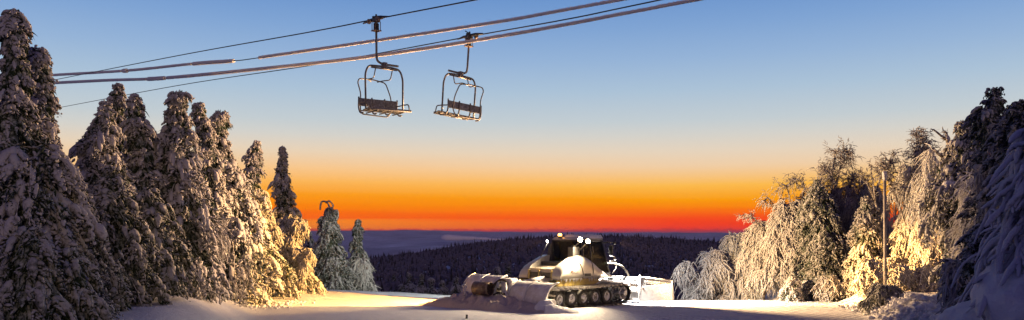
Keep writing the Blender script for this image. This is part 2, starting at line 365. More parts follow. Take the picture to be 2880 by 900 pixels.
# ------------------------------------------------------------------ trees
def sil_fn(sil, Y):
    s = np.array(sorted(sil), float)
    z = CAMZ-(s[:, 0]-HY)/FPX*Y; l = (s[:, 1]-1440)/FPX*Y; r = (s[:, 2]-1440)/FPX*Y
    o = np.argsort(z); z = z[o]; l = l[o]; r = r[o]
    return z, (l+r)/2, (r-l)/2
def trunk_mesh(zs, cx, Y, z0, r0, lean=None, sides=8):
    m = MB(); n = 14; Z = np.linspace(z0, zs[-1]-.05, n)
    pts = [(float(np.interp(z, zs, cx)), Y, z) for z in Z]
    tube(m, pts, [r0*(1-.9*i/(n-1))+.012 for i in range(n)], sides, jit=.08); return m
def spruce(Y, sil, label, name='spruce_tree', group=None, dens=1.0, k=1.0, rime='rime', droop=.75, step=.3, rimef=1.0, nb=8, dark=.5, zmin=None, depthf=1.0, cat='tree', Ls=(.14,.46), topf=.90, pads=.75):
    """whorls of drooping boughs; from each hang short tails strung with knobs of rime"""
    zs, cx, hw = sil_fn(sil, Y)
    zz_ = np.arange(zs[0], zs[-1], .12); ph0 = RS.uniform(0, 6)
    c_ = np.interp(zz_, zs, cx)+.05*np.sin(zz_*2.3+ph0)*np.minimum(1, (zs[-1]-zz_)); h_ = np.interp(zz_, zs, hw)*1.08*(topf+(1-topf)*np.clip((zs[-1]-zz_)/3.0, 0, 1)); tp = zs[-1]
    zs, cx, hw = np.append(zz_, tp), np.append(c_, cx[-1]), np.append(h_, hw[-1])
    xb = float(cx[0]); z0 = hz(xb, Y)-.15
    top = float(zs[-1])
    root = empty(name, (xb, Y, z0))
    tr = trunk_mesh(zs, cx, Y, z0, max(.05, (top-z0)*.018))
    m = MB(); Z = []; z = top-.05*k; ph = RS.uniform(0, 9, 6)
    while z > max(z0+.15, zs[0]-.2 if zmin is None else zmin):
        Z.append(z); z -= step*2.0*k*RS.uniform(.6, 1.35)*(.33+.67*min(1, (top-z)/2.5))
    P = []; D = []; L = []; IN = []; HV = []; PADS = [(float(cx[-1]), Y, top-.25*k, 0, 0, -1, .2*k, .07*k)]; bm = MB()
    for z in Z:
        Rz = float(np.interp(z, zs, hw)); c = float(np.interp(z, zs, cx)); low = (top-z)/(top-z0)
        n_b = int(max(4, round(nb*RS.uniform(.75, 1.2)*min(1.6, .6+Rz*.6))))
        a0 = RS.uniform(0, 6.28)
        for b in range(n_b):
            az = a0+b*6.283/n_b+RS.uniform(-.4, .4)
            lum = 1+.32*math.sin(z*4.1/k+ph[0]+2*math.sin(az+ph[1]))*math.cos(az*2+ph[2])+.13*math.sin(z*9/k+az*3+ph[3])
            hv = RS.uniform(.62, 1.55) if Rz > .35 else RS.uniform(.9, 1.3)
            Lb = max(.09, Rz*(RS.uniform(.4, .85) if RS.uniform() < .3 else RS.uniform(.85, 1.15))*lum)
            dr = droop*RS.uniform(.5, 1.5)*min(1, .35+Rz)
            d = np.array((math.cos(az), math.sin(az)*depthf, 0)); sd = np.array((-math.sin(az), math.cos(az), 0))
            o = np.array((c, Y, z+.55*dr*Lb))
            n = int((3+Lb*15/k)*dens*RS.uniform(.75, 1.25))
            s = RS.uniform(.12, 1, n)**.6; s[-1] = 1.0
            wl = RS.uniform(-1, 1, n)*.42*Lb*np.sin(np.clip(s, 0, .97)*math.pi*.9+.2)
            p = o+d*(Lb*s)[:, None]*.92+sd*wl[:, None]
            p[:, 2] += .25*Lb*s-(.25+dr)*Lb*s**2.2-np.abs(wl)*.4
            f = d*RS.uniform(.0, .8, n)[:, None]+sd*(np.sign(wl)*RS.uniform(0, .6, n))[:, None]+np.array((0, 0, -1))*RS.uniform(.25, 1.3, n)[:, None]
            P.append(p); D.append(f); HV.append(np.full(n, hv)); L.append(RS.uniform(Ls[0], Ls[1], n)*(.6+.4*hv)*k*min(1, .25+Lb*.8)); IN.append((hv-1)*.32+s-.08-.36*low+RS.uniform(-.13, .13, n)+.05*math.sin(z*2.2/k+az+ph[4]))
            for _p in range(int((1+Lb*3.2/k)*(hv-.35)*1.3*pads)):
                s_ = RS.uniform(.35, .95)**.7; w_ = RS.uniform(-.3, .3)*Lb*(1.1-s_)
                q_ = o+d*Lb*s_*.92+sd*w_; tz_ = .25-(.25+dr)*2.2*s_**1.2
                PADS.append((*(q_+np.array((0, 0, .25*Lb*s_-(.25+dr)*Lb*s_**2.2-abs(w_)*.4+.03*k))), *(d+np.array((0, 0, tz_))+sd*RS.uniform(-.4, .4)), RS.uniform(.2, .5)*k*min(1, .3+Lb), RS.uniform(.06, .115)*k*min(1, .45+Lb*.7)*hv**.5))
            if Lb > .6:
                q = np.linspace(0, 1, 5)
                tube(bm, [tuple(o+d*Lb*t*.9+np.array((0, 0, .25*Lb*t-(.25+dr)*Lb*t**2.2))) for t in q], [.03*k, .026*k, .02*k, .015*k, .01*k], 4, caps=False)
    # dense dark needles close to the trunk
    nc = int(len(Z)*26*dens); zc = RS.uniform(Z[-1], Z[0]-.2, nc); ac = RS.uniform(0, 6.28, nc); rc_ = np.interp(zc, zs, hw)*RS.uniform(.25, .62, nc); cc_ = np.interp(zc, zs, cx)
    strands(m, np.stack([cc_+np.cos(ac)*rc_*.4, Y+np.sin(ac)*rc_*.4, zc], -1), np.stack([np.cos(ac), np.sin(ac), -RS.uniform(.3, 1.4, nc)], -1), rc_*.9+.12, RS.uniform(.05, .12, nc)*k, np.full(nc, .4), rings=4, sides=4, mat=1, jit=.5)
    P = np.concatenate(P); D = np.concatenate(D); L = np.concatenate(L); IN = np.concatenate(IN); HV = np.concatenate(HV)
    D /= np.linalg.norm(D, axis=1, keepdims=True); nk = 6; N = len(P)
    t = np.tile((np.arange(nk)+.3)/nk, N); PP = np.repeat(P, nk, 0); DD = np.repeat(D, nk, 0); LL = np.repeat(L, nk); II = np.repeat(IN, nk)
    n = len(PP)
    C = PP+DD*(LL*t)[:, None]+RS.normal(size=(n, 3))*.028*k; C[:, 2] -= .35*LL*t*t
    Rk = RS.uniform(.026, .058, n)*k*(1.15-.5*t)*np.repeat(np.minimum(1, .55+L*1.4)*HV**.8, nk)
    V = DD*.9+RS.normal(size=(n, 3))*.75; V /= np.linalg.norm(V, axis=1, keepdims=True); Lk = Rk*RS.uniform(2.2, 4.2, n)
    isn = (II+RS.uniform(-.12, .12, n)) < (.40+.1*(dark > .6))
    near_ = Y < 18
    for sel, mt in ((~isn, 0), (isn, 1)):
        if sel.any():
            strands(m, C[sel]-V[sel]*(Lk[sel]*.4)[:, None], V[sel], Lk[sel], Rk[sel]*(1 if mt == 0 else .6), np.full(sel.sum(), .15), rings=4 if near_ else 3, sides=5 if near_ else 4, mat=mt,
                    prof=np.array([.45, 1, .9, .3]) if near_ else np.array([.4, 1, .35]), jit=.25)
    # thick pads of rime lying along the loaded boughs
    PD = np.array(PADS); npd = len(PD)
    strands(m, PD[:, :3], PD[:, 3:6], PD[:, 6], PD[:, 7], np.full(npd, .35), rings=5, sides=7, mat=0, jit=.3, prof=np.array([.35, .9, 1, .85, .3]))
    # stiff leader and its side shoots
    nt_ = 7; aa = RS.uniform(0, 6.28, nt_); lt = RS.uniform(.12, .26, nt_)*k
    strands(m, np.array([(float(cx[-1]), Y, top-.3*k)]*nt_)+np.stack([np.zeros(nt_), np.zeros(nt_), RS.uniform(-.15, .2, nt_)*k], -1), np.stack([np.cos(aa), np.sin(aa), RS.uniform(-.1, .6, nt_)], -1), lt, np.full(nt_, .032*k), np.full(nt_, .1), rings=5, sides=5, mat=0, prof=np.array([.8, 1, 1, 1, .5]))
    strands(m, np.array([(float(cx[-1]), Y, top-.4*k)]), np.array([(RS.normal()*.12, 0, 1.0)]), np.array([.42*k]), np.array([.042*k]), np.zeros(1), rings=6, sides=6, mat=0, prof=np.array([.8, 1, .9, 1, .9, .5]))
    # green needles showing from underneath
    j = RS.randint(0, N, int(N*1.2*dark)); nn = len(j)
    strands(m, P[j]-np.array((0, 0, .04*k)), D[j]+RS.normal(size=(nn, 3))*.5+np.array((0, 0, -.5)), RS.uniform(.12, .32, nn)*k, RS.uniform(.008, .02, nn)*k, np.full(nn, .3), rings=3, sides=3, mat=1)
    if bm.v: m.add(np.concatenate(bm.v), np.concatenate([f for f, _, _ in bm.f if f.shape[1] == 4]), 2, True)
    off = np.array(root.location, dtype=np.float32)
    for mm in (tr, m): mm.v = [v-off for v in mm.v]
    tr.build('trunk', M['bark'], root)
    m.build('crown', [M[rime], M['needles'], M['bark']], root)
    tag(root, label, cat, group)
    return root

def weeping(Y, sil, label, name='birch_tree', group=None, n_arch=26, nst=26, Ls=(.3, .9), Rr=(.018, .04), rime='gold_twig', base_px=None, stem=.05, cat='tree', side_bias=0, spread=.35, dz=None, arch_r=.022, sides=5, thick=1.75):
    if thick > 1: Rr = (Rr[0]*.62, Rr[1]*.66); Ls = (Ls[0]*.75, Ls[1]*.72)
    zs, cx, hw = sil_fn(sil, Y)
    xb = float(cx[0]) if base_px is None else (base_px-1440)/FPX*Y
    z0 = hz(xb, Y)-.1; top = float(zs[-1])
    root = empty(name, (xb, Y, z0)); tr = MB(); m = MB()
    P0 = []; D = []; L = []; Ra = []; Gg = []
    for i in range(n_arch):
        t = RS.uniform(.15, 1)**.6 if i > 3 else 1.0
        zt = z0+(top-z0)*t
        Rz = float(np.interp(zt-.1, zs, hw)); c = float(np.interp(zt-.1, zs, cx))
        az = RS.uniform(0, 6.28); rr = Rz*RS.uniform(.6, 1.0)
        tip = np.array((c+math.cos(az)*rr+side_bias*Rz, Y+math.sin(az)*rr*.9, zt-RS.uniform(.15, .45)*(top-z0)*.5))
        tz = z0+(zt-z0)*RS.uniform(.15, .6)
        st = np.array((xb+(c-xb)*.5*(tz-z0)/(top-z0+.01), Y, tz))
        mid = np.array(((st[0]*.45+tip[0]*.55), (st[1]*.45+tip[1]*.55), zt*2-(tip[2]+st[2])/2))
        mid[2] = min(mid[2], zt+(zt-tip[2])*1.0)
        q = np.linspace(0, 1, 12)
        pts = [st*(1-s)**2+mid*2*s*(1-s)+tip*s*s for s in q]
        rj = RS.normal(size=(12, 3))*.025; pts = [p+rj[j]*(j > 0) for j, p in enumerate(pts)]
        tube(tr if i < 3 else m, [tuple(p) for p in pts], [arch_r*(1.5-1.0*s) for s in q], 5, mat=0 if i < 3 else 1, jit=.15)
        n = int(nst*thick*RS.uniform(.7, 1.3)); s = RS.uniform(.3, 1, n); s[:3] = 1
        idx = np.clip((s*11), 0, 10.99); i0 = idx.astype(int); fr = (idx-i0)[:, None]; PA = np.array(pts)
        p = PA[i0]*(1-fr)+PA[i0+1]*fr; tg = PA[i0+1]-PA[i0]; tg /= np.linalg.norm(tg, axis=1, keepdims=True)
        f = tg*RS.uniform(.2, 1.1, n)[:, None]+RS.normal(size=(n, 3))*spread+np.array((0, 0, -.45))
        P0.append(p); D.append(f); L.append(RS.uniform(Ls[0], Ls[1], n)); Ra.append(RS.uniform(Rr[0], Rr[1], n)); Gg.append(RS.uniform(.35, 1.1, n))
        # side twigs off the strands
        n2 = n; j = RS.randint(0, n, n2); tt = RS.uniform(.2, .8, n2)
        p2 = p[j]+f[j]/np.linalg.norm(f[j], axis=1, keepdims=True)*(L[-1][j]*tt)[:, None]; p2[:, 2] -= Gg[-1][j]*L[-1][j]*tt**2
        P0.append(p2); D.append(RS.normal(size=(n2, 3))*.6+np.array((0, 0, -.7))); L.append(RS.uniform(Ls[0], Ls[1], n2)*.5); Ra.append(RS.uniform(Rr[0], Rr[1], n2)*.8); Gg.append(RS.uniform(.3, .8, n2))
    tube(tr, [(xb, Y, z0), (xb+.3*(float(cx[-1])-xb), Y, z0+(top-z0)*.35), (xb+.6*(float(cx[-1])-xb), Y, z0+(top-z0)*.7)], [stem*1.2, stem*.8, stem*.3], 7, jit=.1)
    cc = np.concatenate
    P0 = cc(P0); P0[:, 2] = np.maximum(P0[:, 2], z0+.15)
    N = len(P0); SD = RS.normal(size=(N, 3)); SD[:, 2] = 0
    strands(m, P0, cc(D), cc(L), cc(Ra), cc(Gg), rings=7, sides=sides, mat=0, side=SD*.7, prof=np.array([.7, 1, .92, 1, .9, .8, .35]), jit=.34)
    off = np.array(root.location, dtype=np.float32)
    for mm in (tr, m): mm.v = [v-off for v in mm.v]
    tr.build('trunk', M['bark'], root); m.build('crown', [M[rime], M['twig']], root)
    tag(root, label, cat, group); return root

def bare(Y, base, tops, label, name='bare_tree', group=None, twigs=40, r0=.05, Lt=(.25, .6), crown=None, cat='tree', rt=(.010, .02), droop=.0):
    """stems as px polylines; dark frosted twigs fork off them"""
    xb = (base-1440)/FPX*Y; z0 = hz(xb, Y)-.1
    root = empty(name, (xb, Y, z0)); tr = MB(); m = MB(); segs = []
    for st in tops:
        pts = [at(px, py, Y+RS.uniform(-.15, .15)) for px, py in st]
        cp = curve_pts(pts, 6); cp = [p+RS.normal(size=3)*.015 for p in cp]
        tube(tr, [tuple(p) for p in cp], [r0*(1-.8*i/(len(cp)-1)) for i in range(len(cp))], 6, jit=.15)
        segs.append(np.array(cp))
    P0 = []; D = []; L = []
    for sg in segs:
        for _ in range(twigs):
            i = int(RS.uniform(.25, 1)*(len(sg)-2)); f = RS.uniform()
            p = sg[i]*(1-f)+sg[i+1]*f; t = sg[i+1]-sg[i]; t /= np.linalg.norm(t)
            d = t*RS.uniform(.2, 1)+RS.normal(size=3)*.75; d /= np.linalg.norm(d); l = RS.uniform(*Lt)
            P0.append(p); D.append(d); L.append(l)
            for _k in range(3):
                tt = RS.uniform(.25, .95); P0.append(p+d*l*tt); D.append(d*.6+RS.normal(size=3)*.6+np.array((0, 0, -droop))); L.append(l*RS.uniform(.3, .6))
    N = len(P0); SD = RS.normal(size=(N, 3))
    strands(m, np.array(P0), np.array(D), np.array(L), RS.uniform(rt[0], rt[1], N), np.full(N, droop), rings=5, sides=4, mat=0, prof=np.array([1, .9, .8, .65, .4]), side=SD*.6)
    off = np.array(root.location, dtype=np.float32)
    for mm in (tr, m): mm.v = [v-off for v in mm.v]
    tr.build('trunk', M['twig'], root); m.build('twigs', [M['twig']], root)
    tag(root, label, cat, group); return root

GL = 'rime-covered trees on the left verge'; GR = 'rime-covered trees on the right verge'
spruce(15, [(28,22,50),(60,5,72),(105,0,78),(150,12,60),(185,0,75),(240,-20,90),(330,-50,118),(430,-60,150),(520,-70,215),(600,-70,250),(720,-90,275),(800,-90,262),(905,-90,240)], 'tallest rime-crusted spruce at the left edge, its slim lumpy top nearly reaching the upper border', group=GL, step=.24, k=.8, dens=1.2)
spruce(16.2, [(137,78,128),(160,70,142),(195,74,138),(230,88,136),(280,72,146),(325,62,158),(370,66,164),(415,90,162),(460,40,182),(560,10,215)], 'knobbly spruce top beside the tallest left spruce, where the four cables disappear', group=GL, step=.24, k=.8, dens=1.2)
spruce(22, [(286,292,302),(315,275,318),(345,250,312),(380,238,332),(430,230,348),(480,222,362),(540,215,385),(620,215,420),(720,220,440),(830,235,450),(880,240,450)], 'frosted spruce with a cross-shaped leader standing lowest of the three grouped tops left of centre', group=GL, step=.27, k=.9, dens=1.2)
spruce(24.5, [(235,328,338),(255,314,346),(285,304,350),(325,300,356),(370,300,362),(440,296,372),(560,280,400),(700,270,430)], 'dark frosted spruce whose bare tip is the highest of the three grouped tops', group=GL, step=.27, k=.9)
spruce(23.2, [(266,375,384),(286,358,395),(312,352,398),(345,350,416),(385,352,436),(425,372,447),(450,368,440),(520,360,450),(600,350,480),(700,350,500),(850,350,510)], 'dark frosted spruce with one drooping arm of rime on its right side', group=GL, step=.28, k=.9)
spruce(24, [(261,482,524),(272,478,529),(295,476,526),(318,470,518),(345,464,526),(372,455,530),(405,440,552),(432,436,564),(520,428,580),(640,430,605),(760,440,620),(850,450,600)], 'thick column-topped spruce crusted with rime, right of the drooping-armed spruce', group=GL, step=.26, k=.9, dens=1.15)
spruce(30.5, [(289,550,572),(300,546,579),(325,544,578),(350,543,592),(385,556,602),(450,555,622),(540,530,640),(700,520,660)], 'slim cauliflower-topped spruce left of its slightly lower wider twin', group=GL, step=.25, k=.9)
spruce(31.5, [(314,606,632),(322,598,646),(345,594,645),(378,590,640),(420,582,652),(452,560,668),(485,540,692),(560,520,722),(650,505,762),(740,500,792),(800,520,800),(835,540,790)], 'broad heavy spruce with flat lumpy top, its lower right skirts lit gold', group=GL, step=.27, k=1.05, dens=1.25)
spruce(34, [(397,717,727),(412,708,731),(428,694,733),(460,690,736),(485,687,736),(540,688,742),(620,680,760),(720,680,790),(820,690,800)], 'narrow spruce with a crooked knob tip standing against the pale orange sky', group=GL, step=.28, k=1.0)
spruce(40, [(412,791,799),(430,786,803),(455,781,808),(482,775,816),(503,771,819),(560,768,824),(620,765,834),(700,768,842),(800,765,850)], 'tall slender pointed spruce standing alone before the orange sky', group=GL, step=.28, k=1.0, dens=1.2)
spruce(37.5, [(612,790,850),(640,775,850),(690,760,846),(740,752,872),(790,745,890),(822,740,885)], 'bent snow-laden spruce glowing gold in the lamp light at the verge tip', group=GL, step=.24, k=.85, dens=1.3, droop=.8)
weeping(37, [(606,800,870),(640,780,872),(700,780,850),(790,770,860),(820,780,850)], 'golden-lit young tree arching its frosted top to the right over the verge', group=GL, n_arch=9, nst=30, side_bias=.25, Rr=(.03,.06), Ls=(.2,.5), rime='rime')
weeping(36.5, [(690,820,890),(720,810,898),(770,800,890),(815,800,880)], 'low bowed shrub lit bright yellow at the foot of the golden spruce', name='shrub', cat='shrub', group=GL, n_arch=12, nst=30, Rr=(.025,.05), Ls=(.15,.45), rime='rime')
sp = spruce(44, [(585,918,938),(600,908,946),(625,900,950),(660,893,957),(705,884,968),(755,878,986),(800,872,992),(828,878,988)], 'isolated conical spruce with hooked wiry top standing on the crest', group='spruces on the crest left of the groomer', step=.24, k=.95, dens=1.5, rime='rime_sparse', droop=.5)
hk = MB()
for st in ([(928,590),(922,572),(908,566),(902,574),(900,590)], [(930,590),(937,578),(926,566),(915,570)], [(936,600),(948,592),(951,606),(946,622)]):
    tube(hk, [tuple(p-np.array(sp.location)) for p in curve_pts([at(a, b, 44) for a, b in st], 6)], .05, 5, jit=.3)
hk.build('hooked_top', M['rime'], sp)
spruce(52, [(650,858,872),(680,845,885),(720,838,895),(800,830,905)], 'small grey spruce half hidden behind the conical hook-topped spruce', group='spruces on the crest left of the groomer', step=.3, k=1.1)
spruce(46, [(618,1004,1012),(630,1000,1015),(652,988,1022),(668,996,1018),(695,986,1020),(725,980,1034),(765,984,1048),(805,988,1058),(826,995,1054)], 'ragged narrow spruce right of the conical one, sparse twigs trailing to its right', group='spruces on the crest left of the groomer', step=.26, k=.95, dens=1.2, rime='rime_sparse')
weeping(45.6, [(720,1000,1030),(770,1000,1056),(826,1000,1058)], 'thin frosted shrub at the foot of the ragged narrow spruce', name='shrub', cat='shrub', group='spruces on the crest left of the groomer', n_arch=12, nst=14, Rr=(.02,.035))
weeping(25, [(604,560,612),(640,540,625),(720,520,605),(820,510,600)], 'bent sapling curling its frosted tip over before the broad heavy spruce', group=GL, n_arch=10, nst=24, side_bias=.2, rime='rime', Rr=(.02,.045))
# dark trees filling the left wood
fill = [(19,[(470,300,330),(560,240,380),(700,220,420),(900,220,430)],'shadowed spruce low in the left wood, nearest the dark hollow'),
 (20.5,[(530,400,450),(580,350,475),(640,370,500),(760,380,520),(870,390,520)],'shadowed spruce with a wide snowy shelf branch above the dark hollow'),
 (29,[(455,350,400),(520,300,460),(700,280,500),(850,280,500)],'shadowed spruce seen between the three grouped tops and the column-topped one'),
 (30,[(500,440,480),(600,400,540),(850,400,560)],'shadowed spruce behind the column-topped one'),
 (29,[(480,180,240),(560,140,300),(800,120,330),(850,120,330)],'shadowed spruce in the gap right of the tallest left spruce'),
 (34,[(520,640,700),(600,600,760),(820,600,790)],'shadowed spruce behind the broad heavy one'),
 (12.5,[(640,60,110),(720,0,160),(820,-40,190),(905,-40,200)],'low snowy spruce in the bottom left corner, foremost of all'),
 (13.5,[(700,170,210),(780,120,260),(905,100,290)],'low dark spruce right of the foremost corner one'),
 (17,[(740,290,330),(790,250,370),(890,240,360)],'knee-high dark spruce at the edge of the snow in the left foreground')]
for Y_, s_, l_ in fill:
    spruce(Y_, s_, l_, group=GL, step=.3, k=.85, dens=.9, rime='rime_sparse' if Y_ < 25 else 'rime', dark=.9)
for (b, Y_, lab) in ((590, 24.6, 'thin bare shrub stems beside the bent sapling'), (470, 21, 'leafless shrub poking out of the snow edge on the left'), (680, 27.5, 'bare broken twigs under the broad heavy spruce')):
    tops = [[(b+RS.uniform(-8, 8), 840), (b+RS.uniform(-25, 25), 790), (b+RS.uniform(-40, 45), 720+RS.uniform(0, 30))] for _ in range(6)]
    bare(Y_, b, tops, lab, name='bare_shrub', cat='shrub', group='bare shrubs along the left verge', twigs=5, r0=.014, Lt=(.1,.3), rt=(.006,.01))

# right side
weeping(42, [(696,1978,2020),(710,1960,2050),(745,1925,2085),(800,1915,2095),(846,1910,2100)], 'pale weeping birch nearest the groomer blade, leftmost on the right verge', group=GR, n_arch=60, nst=36, base_px=2010, side_bias=-.05, spread=.55)
weeping(41, [(728,1905,1925),(745,1902,1960),(800,1930,1990),(846,1950,1990)], 'small arching frosted sapling reaching left towards the groomer', group=GR, n_arch=5, nst=14, base_px=1975)
weeping(43, [(646,2035,2085),(665,2028,2100),(720,2035,2125),(790,2030,2130),(846,2030,2130)], 'grey weeping birch with open wire loops at its top', group=GR, n_arch=60, nst=36, base_px=2080, rime='rime_pale', Rr=(.03,.055))
weeping(42.5, [(690,2080,2120),(740,2060,2150),(846,2040,2150)], 'dense low frosted birch under the looping one', group=GR, n_arch=50, nst=36, base_px=2100, rime='rime_pale', Rr=(.03,.055))
weeping(39, [(612,2108,2150),(640,2095,2180),(700,2085,2220),(780,2070,2230),(845,2065,2230)], 'large weeping birch whose rime hangs like a curtain', group=GR, n_arch=50, nst=40, base_px=2150, rime='rime', Rr=(.02,.045))
weeping(37.5, [(552,2195,2250),(590,2160,2290),(650,2130,2300),(740,2110,2310),(840,2110,2300)], 'tallest weeping birch, left of the frosted knob-tipped spruce', group=GR, n_arch=60, nst=42, base_px=2220, rime='rime', Rr=(.02,.045))
bare(38.5, 2240, [[(2230,700),(2225,600),(2215,530),(2195,522),(2180,545)], [(2240,700),(2250,590),(2262,520),(2240,505),(2225,520)], [(2200,700),(2190,620),(2165,560),(2150,560)], [(2260,640),(2275,560),(2250,510),(2230,500)],[(2150,640),(2120,615),(2095,600)]], 'dark looping bare birch rising out of the tallest weeping birch', group=GR, twigs=26, Lt=(.3,.7), droop=.35)
spruce(36, [(506,2291,2303),(516,2288,2306),(530,2275,2322),(565,2262,2345),(640,2242,2372),(720,2232,2392),(800,2222,2398),(832,2225,2390)], 'frosted spruce with a round knob tip amid the birches', group=GR, step=.24, k=.85, dens=1.3, droop=.9, pads=.25, rime='rime_sparse')
bare(37, 2370, [[(2370,780),(2350,600),(2340,520),(2348,440),(2352,425)], [(2345,560),(2360,480),(2385,440),(2380,425)], [(2360,620),(2320,540),(2290,520)], [(2360,600),(2390,530),(2400,490)], [(2350,520),(2335,490),(2318,470)], [(2380,640),(2420,540),(2430,520)]], 'tall dark birch with upright forked tips, glowing sky behind it', group=GR, twigs=70, Lt=(.3,.8), r0=.07, droop=.25)
weeping(37.2, [(510,2340,2400),(560,2320,2430),(660,2310,2450),(790,2310,2460)], 'dark mass of frosted twigs beneath the upright forked tips', group=GR, n_arch=50, nst=26, rime='twig', Rr=(.014,.026))
bare(35.5, 2462, [[(2470,760),(2465,600),(2458,530),(2450,480),(2452,465)], [(2460,560),(2440,520),(2430,500),(2425,488)], [(2462,540),(2475,500),(2466,470)], [(2470,640),(2500,570),(2530,545)]], 'broken grey snag with short stub branches left of the pole', group=GR, twigs=26, Lt=(.15,.4), r0=.06)
spruce(34, [(554,2427,2441),(575,2415,2455),(610,2403,2472),(700,2396,2492),(790,2392,2496),(815,2400,2490)], 'slim frosted spruce behind the pole on its left', group=GR, step=.25, k=.85, dens=1.2, droop=.8, pads=.3)
bare(33, 2560, [[(2560,760),(2555,600),(2570,500),(2575,430),(2578,365)], [(2570,470),(2590,400),(2592,380)], [(2575,440),(2600,415)], [(2540,620),(2510,520),(2500,470),(2520,430)], [(2505,520),(2495,480),(2490,460)], [(2560,640),(2600,540),(2630,480),(2650,470)]], 'tall broken birch with a forked bare leader right of the pole', group=GR, twigs=60, Lt=(.25,.7), r0=.07, droop=.2)
weeping(33.5, [(440,2530,2600),(480,2505,2640),(560,2500,2660),(680,2500,2650),(780,2500,2640)], 'rounded frosted birch crown around the forked bare leader', group=GR, n_arch=70, nst=34, rime='gold_twig', Rr=(.014,.032), base_px=2575)
bare(28, 2690, [[(2700,760),(2690,560),(2680,450),(2665,400),(2640,375),(2617,362)], [(2672,420),(2665,385),(2658,366)], [(2690,480),(2660,445),(2632,425),(2628,420)], [(2690,520),(2650,500)]], 'thick broken dead branch jutting up left of the big spruce', name='dead_tree', group=GR, twigs=5, Lt=(.1,.3), r0=.10)
spruce(26, [(343,2692,2722),(358,2690,2730),(372,2700,2735),(405,2672,2748),(445,2655,2790),(520,2622,2835),(620,2640,2820),(740,2650,2800),(820,2655,2790)], 'big bent-topped spruce carrying round snow pillows', group=GR, step=.26, k=.95, dens=1.3)
spruce(21.5, [(247,2772,2824),(262,2778,2806),(275,2768,2824),(300,2748,2826),(330,2720,2822),(380,2735,2832),(450,2745,2850),(600,2740,2880),(780,2740,2880)], 'tall dark pine with flat ragged top, highest tree on the right', name='pine_tree', group=GR, step=.3, k=.7, dens=.75, rime='rime_sparse', droop=.1, dark=.7, topf=1.0)
spruce(18, [(283,2852,2892),(300,2846,2900),(340,2834,2920),(500,2820,2960),(700,2800,2990)], 'dark evergreen cut off by the right border, above the fat rime fingers', group=GR, step=.2, k=.75, rime='rime_sparse', droop=.2, dark=.8, topf=1.2)
weeping(20, [(330,2795,2832),(370,2784,2850),(430,2760,2862),(520,2738,2850),(640,2722,2850),(760,2715,2850)], 'pale frosted birch in front of the tall dark pine', group=GR, n_arch=46, nst=34, rime='rime', Rr=(.012,.026), Ls=(.15,.5), base_px=2800)
# unseen evergreens added outside the right border to shade the nearest rime
for X0, Y0, lb in ((7.6, 5.2, 'unseen shade spruce added beyond the right border, closest'), (9.0, 4.6, 'unseen shade spruce added beyond the right border, middle'), (10.6, 5.6, 'unseen shade spruce added beyond the right border, behind the viewer')):
    b_ = 1440+X0/Y0*FPX; w_ = 1.5/Y0*FPX; t_ = HY-4.0/Y0*FPX
    spruce(Y0, [(t_, b_-w_*.1, b_+w_*.1), (t_+w_, b_-w_*.6, b_+w_*.6), (HY+1.4/Y0*FPX, b_-w_, b_+w_)], lb, group=GR, step=.5, k=1.6, dens=.6)
for Y_, s_, l_, bp, rm in (
 (40,[(560,2250,2300),(620,2230,2360),(720,2200,2380),(845,2190,2380)],'tangled frosted birch filling the gap behind the knob-tipped spruce',2300,'twig'),
 (38,[(505,2420,2470),(560,2395,2500),(650,2390,2510),(780,2390,2510)],'tangled grey birch behind the slim spruce and pole',2450,'twig'),
 (31,[(395,2600,2680),(450,2570,2720),(560,2560,2740),(700,2560,2740),(790,2560,2740)],'tall frosted birch between the rounded crown and the big bent-topped spruce',2650,'gold_twig'),
 (36.5,[(600,2300,2340),(650,2290,2370),(740,2270,2400),(835,2260,2400)],'cream-lit birch hanging over the foot of the knob-tipped spruce',2340,'rime'),
 (24,[(470,2720,2770),(540,2710,2800),(640,2700,2800),(780,2700,2790)],'grey-gold drooping birch in front of the snow-pillowed spruce',2740,'gold_twig')):
    weeping(Y_, s_, l_, group=GR, n_arch=50, nst=24, rime=rm, Rr=(.016,.036), base_px=bp)
# more of the left wood, just outside the frame
for X0, Y0, H0, lb in ((-14.5, 15.5, 8.0, 'broad spruce just beyond the left border'), (-18, 19, 7.5, 'spruce further beyond the left border'), (-17, 24, 7.0, 'spruce beyond the left border behind the broad one'), (-23, 25, 8.0, 'outermost spruce beyond the left border'), (-21, 31, 7.0, 'rearmost spruce beyond the left border')):
    b_ = 1440+X0/Y0*FPX; w_ = 1.9/Y0*FPX; t_ = HY-(H0-2.9)/Y0*FPX
    spruce(Y0, [(t_, b_-w_*.1, b_+w_*.1), (t_+w_, b_-w_*.5, b_+w_*.5), (HY+2.0/Y0*FPX, b_-w_, b_+w_)], lb, group=GL, step=.4, k=1.3, dens=.7)
# lit shrubs
lows = [(32,[(670,2580,2630),(720,2560,2650),(800,2550,2650)],'tall gold-lit shrub leaning out from the rounded birch'),
 (31.5,[(725,2425,2470),(760,2410,2490),(815,2400,2490)],'yellow-lit weeping shrub directly left of the pole foot'),
 (31,[(740,2505,2550),(775,2490,2570),(820,2485,2570)],'yellow-lit weeping shrub directly right of the pole foot'),
 (33,[(700,2570,2620),(740,2540,2650),(800,2530,2660)],'gold-lit tangle of shrubs at the foot of the snow-pillowed spruce'),
 (33,[(720,2470,2530),(760,2450,2560),(815,2440,2570)],'wide yellow-lit shrub just behind the pole'),
 (34.5,[(745,2385,2440),(775,2370,2460),(822,2365,2470)],'yellow-lit low shrub left of the pole'),
 (35,[(770,2300,2350),(790,2290,2370),(828,2285,2375)],'gold-lit low shrub below the knob-tipped spruce'),
 (31,[(745,2590,2640),(785,2570,2660),(830,2560,2680)],'cream-lit drooping shrub above the ploughed snow bank')]
